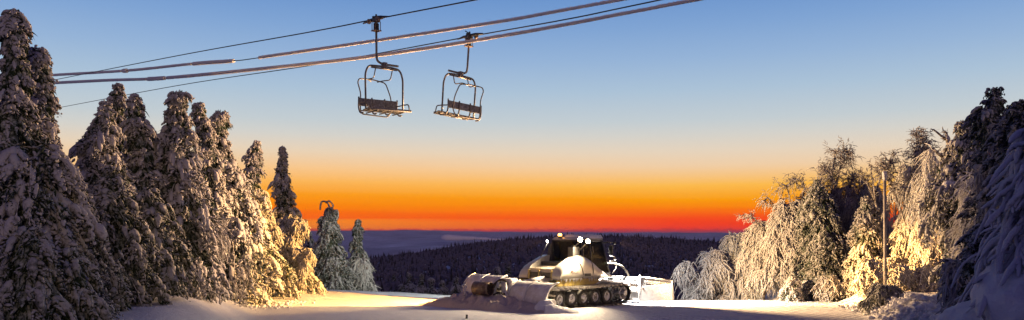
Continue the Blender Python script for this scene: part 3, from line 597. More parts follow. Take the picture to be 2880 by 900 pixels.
for Y_, s_, l_ in lows:
    weeping(Y_, s_, l_, name='shrub', cat='shrub', group='shrubs behind the right snow bank', n_arch=30, nst=34, rime='rime', Rr=(.02,.05), Ls=(.15,.5), spread=.7)
weeping(27.5, [(800,2470,2530),(815,2440,2550),(850,2420,2560)], 'dark green bowed evergreen shrub on the snow bank, below the pole', name='shrub', cat='shrub', group='shrubs behind the right snow bank', n_arch=26, nst=26, rime='rime_sparse', Rr=(.02,.04), Ls=(.2,.5))
spruce(35, [(778,2222,2238),(795,2208,2248),(830,2195,2258)], 'stubby snow-plastered little spruce on the right verge', name='spruce_tree', group=GR, step=.2, k=.8, dens=1.5)
# near right
weeping(9, [(335,2880,2960),(360,2866,2990),(420,2852,3010),(520,2838,3010),(640,2825,3010),(760,2815,3010)], 'nearest tree at the right border, hung with fat blue-grey rime fingers', group=GR, n_arch=40, nst=22, rime='rime_thick', Rr=(.022,.042), Ls=(.15,.55), base_px=2930, arch_r=.034, sides=8, spread=.45, thick=1.0)
spruce(12.5, [(590,2800,2850),(610,2760,2870),(650,2730,2880),(700,2715,2880),(770,2710,2880),(850,2710,2890)], 'shadowed snow-draped spruce bowing left in the lower right corner', group=GR, step=.2, k=.6, dens=1.2, rime='rime_sparse', dark=.8)
weeping(14, [(715,2665,2700),(750,2660,2710),(800,2650,2720),(880,2640,2730)], 'drooping rime-clad shrub between the gold light and the dark corner', name='shrub', cat='shrub', group=GR, n_arch=16, nst=20, rime='rime', Rr=(.018,.034), Ls=(.15,.4))
weeping(10.5, [(600,2840,2900),(650,2810,2900),(750,2790,2900),(870,2780,2900)], 'long parallel drooping stems above the round snow mound', name='shrub', cat='shrub', group=GR, n_arch=22, nst=14, rime='rime_thick', Rr=(.016,.028), Ls=(.3,.8), base_px=2900, sides=6, thick=1.0)

# individual trees on the far side of the crest
mid = [(1105,765,160,70,'dim frosted spruce furthest left below the forest'),(1150,768,150,60,'dim grey round-topped spruce, second from the left below the forest'),(1185,770,130,90,'dark pointed spruce in the middle of the dim row'),
 (1212,782,140,65,'dim spruce just left of the snow pile'),(1245,790,150,50,'small dim spruce right behind the snow pile tip'),(1283,780,120,60,'dark spruce above the left end of the snow pile'),(1428,735,300,60,'lone frosted spruce pair member behind the tiller, taller'),(1398,752,290,40,'lone frosted spruce behind the tiller, shorter'),(1060,800,120,45,'little dim spruce right of the ragged narrow spruce'),(1130,800,110,45,'little dim spruce low before the dim row')]
for px, py, Y_, ht, lb in mid:
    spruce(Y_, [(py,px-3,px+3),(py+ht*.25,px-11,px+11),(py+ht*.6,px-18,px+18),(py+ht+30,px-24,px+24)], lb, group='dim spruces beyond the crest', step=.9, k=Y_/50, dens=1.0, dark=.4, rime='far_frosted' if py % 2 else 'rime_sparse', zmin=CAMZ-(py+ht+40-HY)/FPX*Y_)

# ------------------------------------------------------------------ snow pieces
def lump(name, c, r, mat, seed, amp=.12, label=None, cat=None, sub=5, sq=1.0):
    import bmesh
    bm = bmesh.new(); bmesh.ops.create_icosphere(bm, subdivisions=sub, radius=1)
    V = np.array([v.co for v in bm.verts]); F = np.array([[v.index for v in f.verts] for f in bm.faces]); bm.free()
    n = wob(V[:, 0]*3+seed, V[:, 1]*3+V[:, 2]*2, 1.2, seed)*amp+wob(V[:, 0]*9+V[:, 2]*4, V[:, 1]*9+seed, 1.3, seed)*amp*.3+wob(V[:, 0]*25+V[:, 2]*11, V[:, 1]*25+seed, 1.3, seed)*amp*.08
    V = V*(1+n[:, None])*np.array(r)
    m = MB(); m.add(V, F, 0, True); o = m.build(name, mat); o.location = c
    if label: tag(o, label, cat)
    return o
p = at(2868, 850, 9); lump('snow_mound', p, (.46, .5, .46), M['snow_clean'], 3, .13, 'smooth rounded blue snow mound in the bottom right corner', 'snow mound')
p = at(2780, 925, 9.5); lump('snow_mound', p, (.55, .6, .35), M['snow_clean'], 6, .12, 'low snow heap at the foot of the round mound', 'snow mound')
for k_, (px, py, Y_, s, lb) in enumerate([(2722,470,25.6,.19,'round snow pillow highest on the bent-topped spruce'),(2672,520,25.3,.19,'snow pillow on the left flank of the bent-topped spruce'),(2705,545,25.2,.16,'snow pillow in the middle of the bent-topped spruce')]):
    lump('snow_pillow', at(px, py, Y_), (s*1.2, s, s*.75), M['snow_clean'], k_+8, .15, lb, 'snow pillow', sub=4)

# ploughed chunks on the bank
def chunk_field(name, pts, mat, label, cat, size, n, kind=None, seed=0):
    m = MB(); rs = np.random.RandomState(seed)
    import bmesh
    bm = bmesh.new(); bmesh.ops.create_icosphere(bm, subdivisions=2, radius=1)
    V0 = np.array([v.co for v in bm.verts]); F0 = np.array([[v.index for v in f.verts] for f in bm.faces]); bm.free()
    for _ in range(n):
        i = rs.uniform(0, len(pts)-1.001); a = int(i); f = i-a
        c = np.array(pts[a])*(1-f)+np.array(pts[a+1])*f
        x = c[0]+rs.normal()*c[3]; y = c[1]+rs.normal()*c[3]
        s = size*rs.uniform(.3, 1)*np.array((1.2, 1, .8))
        V = V0*s*(1+rs.uniform(-.22, .22, (len(V0), 1)))
        m.add(V+np.array((x, y, hz(x, y)+c[2]*rs.uniform(.0, 1)*.3)), F0, 0, rs.uniform() > .5)
    o = m.build(name, mat); tag(o, label, cat, kind=kind); return o
chunk_field('snow_rubble', [(13.6,31,.2,.35),(12.9,27,.5,.35),(11.9,23,.7,.4),(9.6,18,.8,.5),(7.6,13.5,.6,.5)], M['snow_clean'], 'broken snow chunks along the ploughed bank on the right', None, .09, 620, 'stuff', 3)
chunk_field('snow_debris', [(-13.5,24,.1,.5),(-11.8,27,.1,.5),(-10,30,.1,.5),(-8.8,32.5,.1,.4)], M['snow_clean'], 'small fallen rime crumbs along the left verge', None, .06, 360, 'stuff', 4)

# churned pile behind the tiller
def pile(name, x0, x1, y0, y1, f, mat, label, cat, nx=110, ny=70):
    xs = np.linspace(x0, x1, nx); ys = np.linspace(y0, y1, ny); X, Y = np.meshgrid(xs, ys); H = f(X, Y)
    Z = h(X, Y)-.06+H
    m = MB(); i, j = np.meshgrid(np.arange(ny-1), np.arange(nx-1), indexing='ij')
    F = np.stack([i*nx+j, i*nx+j+1, (i+1)*nx+j+1, (i+1)*nx+j], -1).reshape(-1, 4)
    m.add(np.stack([X, Y, Z], -1).reshape(-1, 3), F, 0, True); o = m.build(name, mat); tag(o, label, cat); return o
def pf(X, Y):
    u = (X-1.8)*math.cos(R(42))+(Y-32.5)*math.sin(R(42)); v = (X-1.8)*math.sin(R(42))-(Y-32.5)*math.cos(R(42))
    ridge = np.interp(v, [-4.6,-3.4,-2.2,-.8,.4,1.6,2.5,3.1], [0,.20,.52,.56,.44,.28,.16,0])
    e = np.clip(1-np.abs(u+3.15)/np.interp(v, [-5, -2, 2.5], [1.5, 1.15, .9]), 0, 1)
    e = 1-(1-e)**2
    tex = wob(X, Y, 3.1, 2)*.10+np.abs(wob(X, Y, 6.3, 5))*.12+np.abs(wob(X, Y, 14, 1))*.05+np.random.RandomState(5).normal(size=X.shape)*.022
    return ridge*e*1.0+tex*np.minimum(1, ridge*e*4)
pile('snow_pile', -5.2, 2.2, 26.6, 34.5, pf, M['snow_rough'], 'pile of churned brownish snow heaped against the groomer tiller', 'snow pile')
def sf(X, Y):
    t = (X-1.15)/1.3; e = np.clip(1-np.abs(Y-28.2-(X-1.1)*.1)/.30, 0, 1)
    pr = np.interp(t, [-.02,.03,.25,.6,.97,1.0], [0,.34,.36,.27,.15,0])
    return pr*np.sqrt(e)+wob(X, Y, 9, 1)*.012*e
pile('snow_slab', 1.05, 2.6, 27.7, 28.8, sf, M['snow_clean'], 'long pale wedge of snow lying before the groomer track', 'snow slab', 90, 40)
def sf2(X, Y):
    e = np.clip(1-((X-1.22)/.45)**2-((Y-28.55)/.35)**2, 0, 1); return np.sqrt(e)*.5+wob(X, Y, 8, 3)*.06*np.minimum(1, e*4)
pile('snow_heap', .7, 1.75, 28.1, 29.0, sf2, M['snow_clean'], 'bright white heap of snow at the near end of the tiller', 'snow heap', 60, 60)

# pole, stake, loop
Yp = 30; pr = empty('pole', at(2490, 800, Yp)); z_ = hz(pr.location.x, Yp); pr.location.z = z_-.1
hp = float(at(0, 486, Yp)[2]-pr.location.z); lean = -.03
m = MB(); tube(m, [(0,0,0),(lean*.3,0,hp*.3),(lean,0,hp)], [.066,.062,.052], 12); m.build('shaft', M['pole'], pr)
m = MB(); cyl(m, (0,0,.95), (0,0,1), .092, .14, 14); m.build('joint_collar', M['steel'], pr)
m = MB(); cyl(m, (0,0,.72), (0,0,1), .086, .05, 14); m.build('joint_collar', M['steel'], pr)
m = MB(); tube(m, [(lean,0,hp-.28),(lean,0,hp-.1),(lean,0,hp+.02),(lean,0,hp+.06)], [.07,.088,.085,.04], 12, jit=.18); m.build('rime_cap', M['rime_thick'], pr)
tag(pr, 'slender weathered pole with a rime cap standing among the lit shrubs', 'pole')
sk = at(1312, 897, 26.6); m = MB(); box(m, -.035, .035, -.02, .02, -.1, .14); o = m.build('stake', M['dark']); o.location = (sk[0], 26.6, hz(sk[0], 26.6)); o.rotation_euler = (0, .08, 0)
tag(o, 'tiny dark stake poking from the snow below the tiller', 'stake')
lp = at(1306, 812, 31); m = MB()
tube(m, [tuple(Vector((.07*math.sin(t), 0, .08-.09*math.cos(t)))) for t in np.linspace(.4, 5.9, 16)], .03, 6, jit=.15); tube(m, [(.02,0,0),(.03,0,-.3)], .03, 6)
o = m.build('rope_loop', M['rime_thick']); o.location = (lp[0], 31, lp[2]); tag(o, 'small white frosted rope loop sticking out of the snow pile', 'rope')

# ------------------------------------------------------------------ cables
RD = np.array((1, -1.0))/math.sqrt(2)
def on_line(px, py, O):
    """point of the sight line that lies over the cable's ground line through O"""
    a = (px-1440)/FPX
    s = (a*O[1]-O[0])/(RD[0]-a*RD[1]); x = O[0]+RD[0]*s; y = O[1]+RD[1]*s
    return np.array((x, y, CAMZ+(HY-py)/FPX*y))
O1 = (-4.1, 23.6); O4 = (-1.44, 26.4)
perp = np.array((1, 1.0))/math.sqrt(2)
O2 = np.array(O1)+perp*1.35; O3 = np.array(O1)+perp*2.1
def extend(pts, far=25, near=14):
    a = pts[0]+(pts[0]-pts[1])/np.linalg.norm(pts[0]-pts[1])*far; b = pts[-1]+(pts[-1]-pts[-2])/np.linalg.norm(pts[-1]-pts[-2])*near
    return [a]+list(pts)+[b]
def rope(P, O, label, r=.02):
    pts = extend([on_line(a, b, O) for a, b in P]); cp = curve_pts(pts, 8)
    m = MB(); tube(m, [tuple(p) for p in cp], r, 8); o = m.build('haul_rope', M['cable']); tag(o, label, 'cable', 'haul ropes of the chairlift'); return o
rope([(136,228),(503,156),(872,90),(1060,53),(1335,0)], O1, 'upper black haul rope carrying the left chair')
rope([(159,304),(503,240),(872,184),(1320,103),(1600,53),(1856,0)], O4, 'lower black haul rope carrying the right chair')
def frosted(P, O, label, secs):
    pts = [on_line(a, b, O) for a, b in P]; cp = np.array(curve_pts(extend(pts), 40)); apx = 1440+FPX*cp[:, 0]/cp[:, 1]
    root = MB(); tube(root, [tuple(p) for p in cp], [.0006*max(8, p[1]) for p in cp], 6); ro = root.build('utility_cable', M['cable'])
    for (a, b, r) in secs:
        sel = (apx >= a) & (apx <= b) & (cp[:, 1] > 2); seg = cp[sel]
        # densify
        d = np.concatenate([[0], np.cumsum(np.linalg.norm(np.diff(seg, axis=0), axis=1))]); t = np.arange(0, d[-1], .05)
        q = np.stack([np.interp(t, d, seg[:, i]) for i in range(3)], -1)
        m = MB(); tube(m, [tuple(p) for p in q], [r*q_[1]*(1+.07*rnd.uniform(-1, 1)) for q_ in q], 9, jit=.05)
        # comb of hoar frost along the top
        n = int(len(q)*3); j = RS.randint(0, len(q), n)
        strands(m, q[j]+np.stack([0*q[j, 1], 0*q[j, 1], r*q[j, 1]*.75], -1), np.stack([RS.normal(size=n)*.3, RS.normal(size=n)*.3, np.ones(n)], -1), RS.uniform(.02, .04, n), RS.uniform(.008, .018, n), np.zeros(n), rings=3, sides=4)
        m.build('rime_sleeve', M['sleeve'], ro)
    tag(ro, label, 'cable', 'frosted cables between the haul ropes'); return ro
M['sleeve'] = frost('sleeve_rime', (.86,.80,.72), (.66,.58,.50), bias=.5, bscale=50, bump=.7)
frosted([(136,212),(352,199),(540,180),(660,171),(724,163),(1062,114),(1400,62),(1744,0)], O2, 'thick frosted cable with a bare gap in its rime, upper of the two', [(-900,345,.0016),(346,358,.0027),(359,541,.0016),(542,659,.0024),(725,3000,.0019)])
frosted([(136,234),(300,226),(470,219),(894,177),(1174,140),(1500,86),(1956,0)], O3, 'thick frosted cable with unbroken rime, lower of the two', [(-900,412,.0018),(413,468,.0026),(469,3000,.0021)])

# ------------------------------------------------------------------ chair lift chairs
def make_chair():
    """origin at the rope; x = across the seat, forward = -y, seat centre at x=+.3, z=-2.7"""
    root = empty('lift_chair', (0, 0, 0)); cx = .3; zb = -2.7; fw = lambda f: -f
    m = MB(); tube(m, rounded([(0,0,-.28),(0,0,-1.05),(.02,0,-1.22),(.22,0,-1.30),(.85,0,-1.30)], .18, 8), .035, 12); m.build('hanger_arm', M['steel'], root)
    m = MB(); box(m, cx-.075, cx+.075, -.075, .075, -1.43, -1.24); cyl(m, (cx,-.085,-1.30), (0,1,0), .03, .03, 8); cyl(m, (cx,-.085,-1.38), (0,1,0), .03, .03, 8); bevel(m.build('hanger_clamp', M['slat'], root), .01)
    zt = zb+1.33
    m = MB(); tube(m, rounded([(cx-.73,0,zb-.02),(cx-.74,0,zt-.25),(cx-.62,0,zt-.02),(cx-.3,0,zt+.0),(cx+.3,0,zt+.0),(cx+.62,0,zt-.04),(cx+.74,0,zt-.3),(cx+.73,0,zb-.02)], .2, 8), .030, 12)
    tube(m, [(cx-.5,.0,zt-.06),(cx+.5,.0,zt-.06)], .026, 8); m.build('bail_frame', M['steel'], root)
    # seat slats
    m = MB()
    for k in range(5):
        f0 = -.22+.115*k; zz = zb-.05+.025*k-(.05 if k == 4 else 0)
        box(m, cx-.76, cx+.76, fw(f0+.1), fw(f0), zz, zz+.035)
    tube(m, [(cx-.78, fw(.36), zb-.0), (cx+.78, fw(.36), zb-.0)], .042, 10)
    for s in (-1, 1):
        tube(m, [(cx+s*.52, fw(-.28), zb-.09), (cx+s*.52, fw(.34), zb-.04)], .022, 8)
    tube(m, [(cx, fw(-.28), zb-.09), (cx, fw(.34), zb-.04)], .022, 8)
    bevel(m.build('seat', M['slat'], root), .008)
    bk = None
    m = MB()
    for k in range(3):
        a = cx-.75+k*.505; box(m, a, a+.49, fw(-.33), fw(-.30), zb+.12, zb+.36)
    bk = bevel(m.build('backrest', M['slat'], root), .01)
    for k in range(4):
        xx = cx-.755+k*.505; m = MB(); tube(m, rounded([(xx,fw(-.335),zb+.40),(xx,fw(-.36),zb+.08),(xx,fw(-.28),zb-.10),(xx,fw(-.1),zb-.10)], .09, 4), .026, 6); m.build('back_bracket', M['steel'], bk)
    for s in (-1, 1):
        m = MB(); tube(m, rounded([(cx+s*.75,fw(-.30),zb+.20),(cx+s*.77,fw(.05),zb+.22),(cx+s*.77,fw(.25),zb+.22),(cx+s*.77,fw(.30),zb+.02)], .07, 5), .02, 8); m.build('armrest', M['steel'], root)
    # restraining bar swung behind the seat
    f = -.5; m = MB()
    tube(m, rounded([(cx-.30,fw(f),zb+.98),(cx-.62,fw(f),zb+.97),(cx-.68,fw(f),zb+.86),(cx-.56,fw(f),zb+.52),(cx-.62,fw(f+.04),zb+.2),(cx-.58,fw(f+.02),zb-.10),(cx+.5,fw(f+.02),zb-.14),(cx+.60,fw(f+.1),zb+.1),(cx+.62,fw(f),zb+.5),(cx+.42,fw(f),zb+.92),(cx-.05,fw(f),zb+.98),(cx-.30,fw(f),zb+.98)], .12, 5), .02, 8)
    br = m.build('restraint_bar', M['steel'], root)
    for s in (-1, 1):
        m = MB(); tube(m, rounded([(cx+s*.33,0,zt-.03),(cx+s*.33,fw(-.12),zt-.36),(cx+s*.30,fw(f),zb+.98),(cx+s*.12,fw(f-.05),zb+.93)], .1, 5), .018, 8); m.build('swing_arm', M['steel'], br)
    # grip
    m = MB(); box(m, -.10, .10, -.09, .09, -.07, .06); box(m, -.13, .13, -.05, .05, .05, .10)
    box(m, -.05, .05, -.32, .34, -.015, .045); gp = bevel(m.build('grip', M['grip'], root), .012)
    m = MB(); tube(m, [(0, -.62, .0), (0, -.3, .035), (0, .3, .035), (0, .7, .0)], [.022, .045, .05, .022], 8); m.build('rope_guide', M['grip'], gp)
    for yy_ in (-.2, .26):
        m = MB(); cyl(m, (-.09, yy_, -.02), (1, 0, 0), .075, .07, 18); cyl(m, (-.135, yy_, -.02), (1,0,0), .03, .03, 10); m.build('roller', M['roller'], gp)
    m = MB(); tube(m, [(.075*math.cos(t), .075*math.sin(t), -.10-.19*t/(2*math.pi*6)) for t in np.linspace(0, 2*math.pi*6, 84)], .016, 6); m.build('spring', M['grip'], gp)
    m = MB()
    for sx in (-1, 1):
        for sy in (-1, 1): tube(m, [(sx*.10, sy*.085, -.06), (sx*.10, sy*.085, -.33)], .012, 6)
    box(m, -.125, .125, -.11, .11, -.34, -.31); m.build('spring_cage', M['roller'], gp)
    m = MB(); tube(m, [(0,0,.08),(.0,0,.17)], [.04,.025], 10); cyl(m, (.12,0,.13), (1,0,.2), .018, .18, 8); m.build('grip_lever', M['grip'], gp)
    return root
def copy_tree(o, parent=None):
    c = o.copy(); col.objects.link(c)
    if parent is not None: c.parent = parent
    for ch in list(o.children): copy_tree(ch, c)
    return c
chair = make_chair(); tag(chair, 'left empty lift chair on the upper rope, its seat turned towards the right', 'lift chair', 'chairs hanging from the lift')
ch2 = copy_tree(chair); ch2['label'] = 'right empty lift chair showing the back of its slatted backrest'
p1 = on_line(1058, 56, O1); p2 = on_line(1320, 103, O4)
chair.scale = ch2.scale = (.93, 1, 1); chair.location = p1; chair.rotation_euler = (R(2), R(-2), R(44)); ch2.location = p2; ch2.rotation_euler = (R(-2), R(-3), R(223))

# ------------------------------------------------------------------ snow groomer
cat = empty('snow_groomer', (1.8, 32.5, hz(1.8, 32.5)+.05), R(42))
tag(cat, 'silver snow groomer with dark cab, lit lamps, rear tiller and wide front blade', 'snow groomer')
def V_(u, v, z): return (u, -v, z)      # v points to the vehicle's right, the side we see
def track(s):
    m = MB(); v0, v1 = .98, 2.12
    # loop profile
    loop = []
    fr, rr = .33, .30; fc = (1.98, .44); rc = (-1.82, .42)
    for t in np.linspace(-90, 90, 13): loop.append((fc[0]+fr*math.cos(R(t)), fc[1]+fr*math.sin(R(t))))
    for t in np.linspace(0, 1, 22)[1:-1]:
        loop.append((fc[0]+(rc[0]-fc[0])*t, fc[1]+fr+(rc[1]+rr-fc[1]-fr)*t+.0-.03*math.sin(math.pi*t)))
    for t in np.linspace(90, 270, 13): loop.append((rc[0]+rr*math.cos(R(t)), rc[1]+rr*math.sin(R(t))))
    loop.append((-1.4, .06)); loop.append((1.5, .06))
    L = np.array(loop+[loop[0]]); d = np.concatenate([[0], np.cumsum(np.linalg.norm(np.diff(L, axis=0), axis=1))])
    n = 74; t = np.linspace(0, d[-1], n, endpoint=False); Q = np.stack([np.interp(t, d, L[:, 0]), np.interp(t, d, L[:, 1])], -1)
    T = np.roll(Q, -1, 0)-np.roll(Q, 1, 0); T /= np.linalg.norm(T, axis=1, keepdims=True); Nn = np.stack([T[:, 1], -T[:, 0]], -1)
    for (a, b) in ((v0+.03, v0+.22), (v0+.34, v0+.52), (v0+.62, v0+.80), (v1-.22, v1-.03)):
        V = []
        for i in range(n):
            for off in (0, .022):
                p = Q[i]+Nn[i]*off
                V += [(p[0], -s*a, p[1]), (p[0], -s*b, p[1])]
        F = []
        for i in range(n):
            j = (i+1) % n; A = i*4; B = j*4
            F += [(A, A+1, B+1, B), (A+2, B+2, B+3, A+3), (A, B, B+2, A+2), (A+1, A+3, B+3, B+1)]
        m.add(V, F, 0, False)
    for i in range(0, n, 2):
        p = Q[i]; tt = T[i]; nn = Nn[i]; w = .038
        P = []
        for o_, hh in ((-w, .024), (w, .024), (w*.45, .085), (-w*.45, .085)):
            q = p+tt*o_+nn*hh; P.append(q)
        V = [(q[0], -s*v0, q[1]) for q in P]+[(q[0], -s*v1, q[1]) for q in P]
        m.add(V, [(0,1,2,3),(7,6,5,4),(0,4,5,1),(1,5,6,2),(2,6,7,3),(3,7,4,0)], 1)
        # inner guides
        q0 = p-nn*.0; q1 = p-nn*.07
        m.add([(q0[0]-.02,-s*(v1-.26),q0[1]),(q0[0]+.02,-s*(v1-.26),q0[1]),(q0[0]+.02,-s*(v1-.23),q0[1]),(q0[0]-.02,-s*(v1-.23),q0[1]),
               (q1[0]-.008,-s*(v1-.25),q1[1]),(q1[0]+.008,-s*(v1-.25),q1[1]),(q1[0]+.008,-s*(v1-.24),q1[1]),(q1[0]-.008,-s*(v1-.24),q1[1])], BOXF, 0)
    tk = m.build('track', [M['rubber'], M['alu']], cat)
    # wheels
    for u in (-1.72, -1.04, -.36, .32, 1.02):
        vc = s*1.86
        m = MB(); disc_rings(m, V_(u, vc, .375), (0, -s, 0), [(-.11,.19),(-.11,.27),(-.07,.305),(.07,.305),(.11,.27),(.115,.20),(.06,.19)], 28); ty = m.build('wheel', M['rubber'], cat)
        m = MB(); disc_rings(m, V_(u, vc, .375), (0, -s, 0), [(.095,.20),(.06,.19),(.05,.15),(.075,.11),(.06,.07),(.10,.065),(.11,.04),(.11,.001)], 24); m.build('rim', M['rim'], ty)
    m = MB(); cyl(m, V_(1.98, s*1.6, .44), (0, 1, 0), .1, 1.0, 16)
    for vv in (1.15, 1.55, 1.95):
        for k in range(10):
            an = k*.6283; c = Vector(V_(1.98+.17*math.cos(an), s*vv, .44+.17*math.sin(an))); cyl(m, c, (math.cos(an), 0, math.sin(an)), .022, .2, 6)
        disc_rings(m, V_(1.98, s*vv, .44), (0, 1, 0), [(-.03,.20),(-.03,.27),(.03,.27),(.03,.20)], 20)
    m.build('drive_sprocket', M['rim'], cat)
track(1); track(-1)
# chassis
m = MB(); box(m, -1.3, 2.25, -.95, .95, .42, .80); ch = bevel(m.build('chassis', M['dark'], cat), .02)
for s in (1, -1):
    m = MB(); y0, y1 = sorted((-s*1.02, -s*1.12)); box(m, -1.0, -.02, y0, y1, .80, 1.06); box(m, 0.0, 1.45, y0, y1, .80, 1.06)
    bevel(m.build('sill_panel', M['yellow'], ch), .012)
m = MB(); tube(m, [V_(1.2,1.15,.78), V_(1.75,1.12,1.0)], .03, 8); tube(m, [V_(1.9,1.0,.9), V_(3.2,.9,.75)], .06, 10); tube(m, [V_(1.9,-1.0,.9), V_(3.2,-.9,.75)], .06, 10); tube(m, [V_(1.6,1.0,.9), V_(2.6,1.1,.85)], .04, 8); m.build('push_frame', M['blade'], ch)
# rounded side shells
prof = [(-.92,1.07),(-.95,1.20),(-.88,1.42),(-.70,1.60),(-.35,1.78),(-.02,1.92),(.28,2.0),(.55,1.99),(.85,1.90),(1.15,1.73),(1.45,1.50),(1.8,1.30),(2.12,1.22),(2.22,1.16),(2.22,1.07)]
def shell(s):
    """skin bulging outwards: rows from the bottom edge to the inner top edge"""
    pr = np.array(prof); top = pr[1:-1]; n = len(top); m = MB(); rows = []
    for (fz, v) in ((0, 1.15), (.12, 1.20), (.45, 1.22), (.74, 1.20), (.90, 1.14), (1.0, .98), (1.0, .72)):
        rows.append([(u*(1-.03*fz)+(0), -s*v, 1.07+(z-1.07)*fz) for u, z in top])
    V = np.array(rows); nr = len(rows); i, j = np.meshgrid(np.arange(nr-1), np.arange(n-1), indexing='ij')
    F = np.stack([i*n+j, i*n+j+1, (i+1)*n+j+1, (i+1)*n+j], -1).reshape(-1, 4); m.add(V.reshape(-1, 3), F, 0, True)
    # inner wall
    V2 = [(u*.97, -s*.72, z) for u, z in top]+[(u*.97, -s*.72, 1.07) for u, z in top]
    m.add(V2, [(k, k+1, n+k+1, n+k) for k in range(n-1)], 0)
    # end caps
    for c in (0, n-1):
        idx = [tuple(V[r][c]) for r in range(nr)]+[(top[c][0]*.97, -s*.72, 1.07)]
        m.add(idx, [tuple(range(len(idx)))], 0)
    o = m.build('side_shell', M['cream'], cat)
    # seams between panels
    def surf(u, fz):
        z = np.interp(u, top[:, 0], top[:, 1]); v = np.interp(fz, [0, .12, .45, .74, .9, 1], [1.15, 1.20, 1.22, 1.20, 1.14, .98]); return (u*(1-.03*fz), -s*(v+.004), 1.07+(z-1.07)*fz)
    m = MB()
    for us in ([(.42, 0), (.38, .3), (.22, .65), (.02, .9), (-.05, 1)], [(1.0, 0), (1.0, .4), (.98, .8), (.96, 1)]):
        cp = curve_pts([surf(*q) for q in us], 5); tube(m, [tuple(p) for p in cp], .016, 5, caps=False)
    m.build('panel_seam', M['black'], o)
    return o, surf
sh, surf = shell(1); shell(-1)
# icicles and packed snow along the lower edge of the shell
n_ = 70; uu = np.concatenate([RS.uniform(-.85, .35, 50), RS.uniform(.35, 1.9, 20)])
m = MB(); strands(m, np.stack([uu, np.full(n_, -1.165), np.full(n_, 1.09)], -1), np.tile((0, 0, -1.0), (n_, 1)), RS.uniform(.03, .17, n_), RS.uniform(.012, .03, n_), np.zeros(n_), rings=4, sides=5, prof=np.array([1, .8, .5, .1]))
o_ = m.build('icicles', M['snow_clean'], sh); o_['kind'] = 'stuff'
m = MB()
for k_ in range(5): box(m, .50+k_*.075, .53+k_*.075, -1.232, -1.21, 1.16, 1.27)
m.build('side_vent', M['dark'], sh)
# glowing triangle, bright by its own emission, and maker's script on the near shell
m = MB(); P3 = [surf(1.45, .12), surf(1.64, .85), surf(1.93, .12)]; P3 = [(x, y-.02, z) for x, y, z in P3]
m.add(P3+[(x, y-.012, z) for x, y, z in P3], [(0,1,2),(5,4,3),(0,3,4,1),(1,4,5,2),(2,5,3,0)]); m.build('glow_triangle', M['glow_white'], sh)
m = MB(); tube(m, [(-.34+.10*a_, -1.228, 1.335+.12*b_) for a_, b_ in ((0,0),(.45,.95),(.75,.2),(1.15,1.0),(1.2,.1),(1.5,.15))], .012, 5); m.build('red_emblem', M['red'], sh)
m = MB(); tube(m, [(-.19+.0105*k_, -1.229, 1.352+.018*math.sin(k_*1.25)*(.7+.5*math.sin(k_*.37))) for k_ in range(32)], .007, 5); m.build('red_script', M['red'], sh)
# rear engine deck
m = MB(); hexa(m, [(-.86,-.72,1.0),(.6,-.72,1.0),(.6,.72,1.0),(-.86,.72,1.0),(-.80,-.72,1.42),(.6,-.72,1.66),(.6,.72,1.66),(-.80,.72,1.42)]); dk = bevel(m.build('engine_deck', M['cream'], cat), .02)
m = MB(); box(m, -.885,-.845, .16, .58, 1.12, 1.33); box(m, -.885,-.845, -.62, -.02, 1.12, 1.33); m.build('rear_opening', M['dark'], dk)
m = MB()
for k in range(26):
    y = -.68+k*.0545; hexa(m, [(-.74,y,1.435),(-.22,y,1.53),(-.22,y+.03,1.53),(-.74,y+.03,1.435),(-.74,y,1.465),(-.22,y,1.56),(-.22,y+.03,1.56),(-.74,y+.03,1.465)])
box(m, -.80,-.74, -.70, .70, 1.42, 1.475); box(m, -.22,-.16, -.70, .70, 1.52, 1.575); m.build('air_grille', M['grille'], dk)
m = MB(); box(m, -.14, .62, -.70, .70, 1.50, 1.74); bevel(m.build('engine_hood', M['dark'], cat), .03)
for ya, yb in ((.60,.70),(.03,.10),(-.70,-.64)):
    m = MB(); box(m, -.91,-.855, ya, yb, 1.04, 1.42); m.build('rear_post', M['yellow'], dk)
m = MB(); box(m, -1.35,-.88, -.5, .5, .85, 1.02); tube(m, [(-1.5, .2, .95), (-1.0, -.4, 1.08)], [.10,.13], 10, jit=.2); m.build('rear_step', M['caked'], cat)
# cab: pillars, roof, glass
B = {'rb': (.62, .95, 1.3), 'fb': (2.30, .95, 1.22), 'rt': (.72, .86, 2.62), 'ft': (1.92, .84, 2.60)}
cb = MB()
def pil(a, b, r=.04):
    tube(cb, [a, b], r, 6)
for s in (1, -1):
    rb, fb, rt, ft = [(p[0], -s*p[1], p[2]) for p in (B['rb'], B['fb'], B['rt'], B['ft'])]
    pil(rb, rt, .05); pil(fb, ft); pil(rt, ft, .045); pil(rb, fb, .05)
    dbm = tuple(Vector(rb).lerp(Vector(fb), .36)); dtm = tuple(Vector(rt).lerp(Vector(ft), .36)); pil(dbm, dtm, .035)
for q in ('rb', 'fb', 'rt', 'ft'):
    p = B[q]; pil((p[0], -p[1], p[2]), (p[0], p[1], p[2]), .045)
box(cb, .58, 2.2, -.93, .93, 1.02, 1.28)
cab = cb.build('cab', M['dark'], cat)
def pane(pts, name='window', mat='glass', d=(0,0,0)):
    m = MB(); n = len(pts); c = sum((Vector(p) for p in pts), Vector())/n
    nrm = (Vector(pts[1])-Vector(pts[0])).cross(Vector(pts[2])-Vector(pts[1])).normalized()*.008
    m.add([tuple(Vector(p)-nrm) for p in pts]+[tuple(Vector(p)+nrm) for p in pts], [tuple(range(n)), tuple(range(2*n-1, n-1, -1))]+[(i, i+n, (i+1) % n+n, (i+1) % n) for i in range(n)])
    return m.build(name, M[mat], cab)
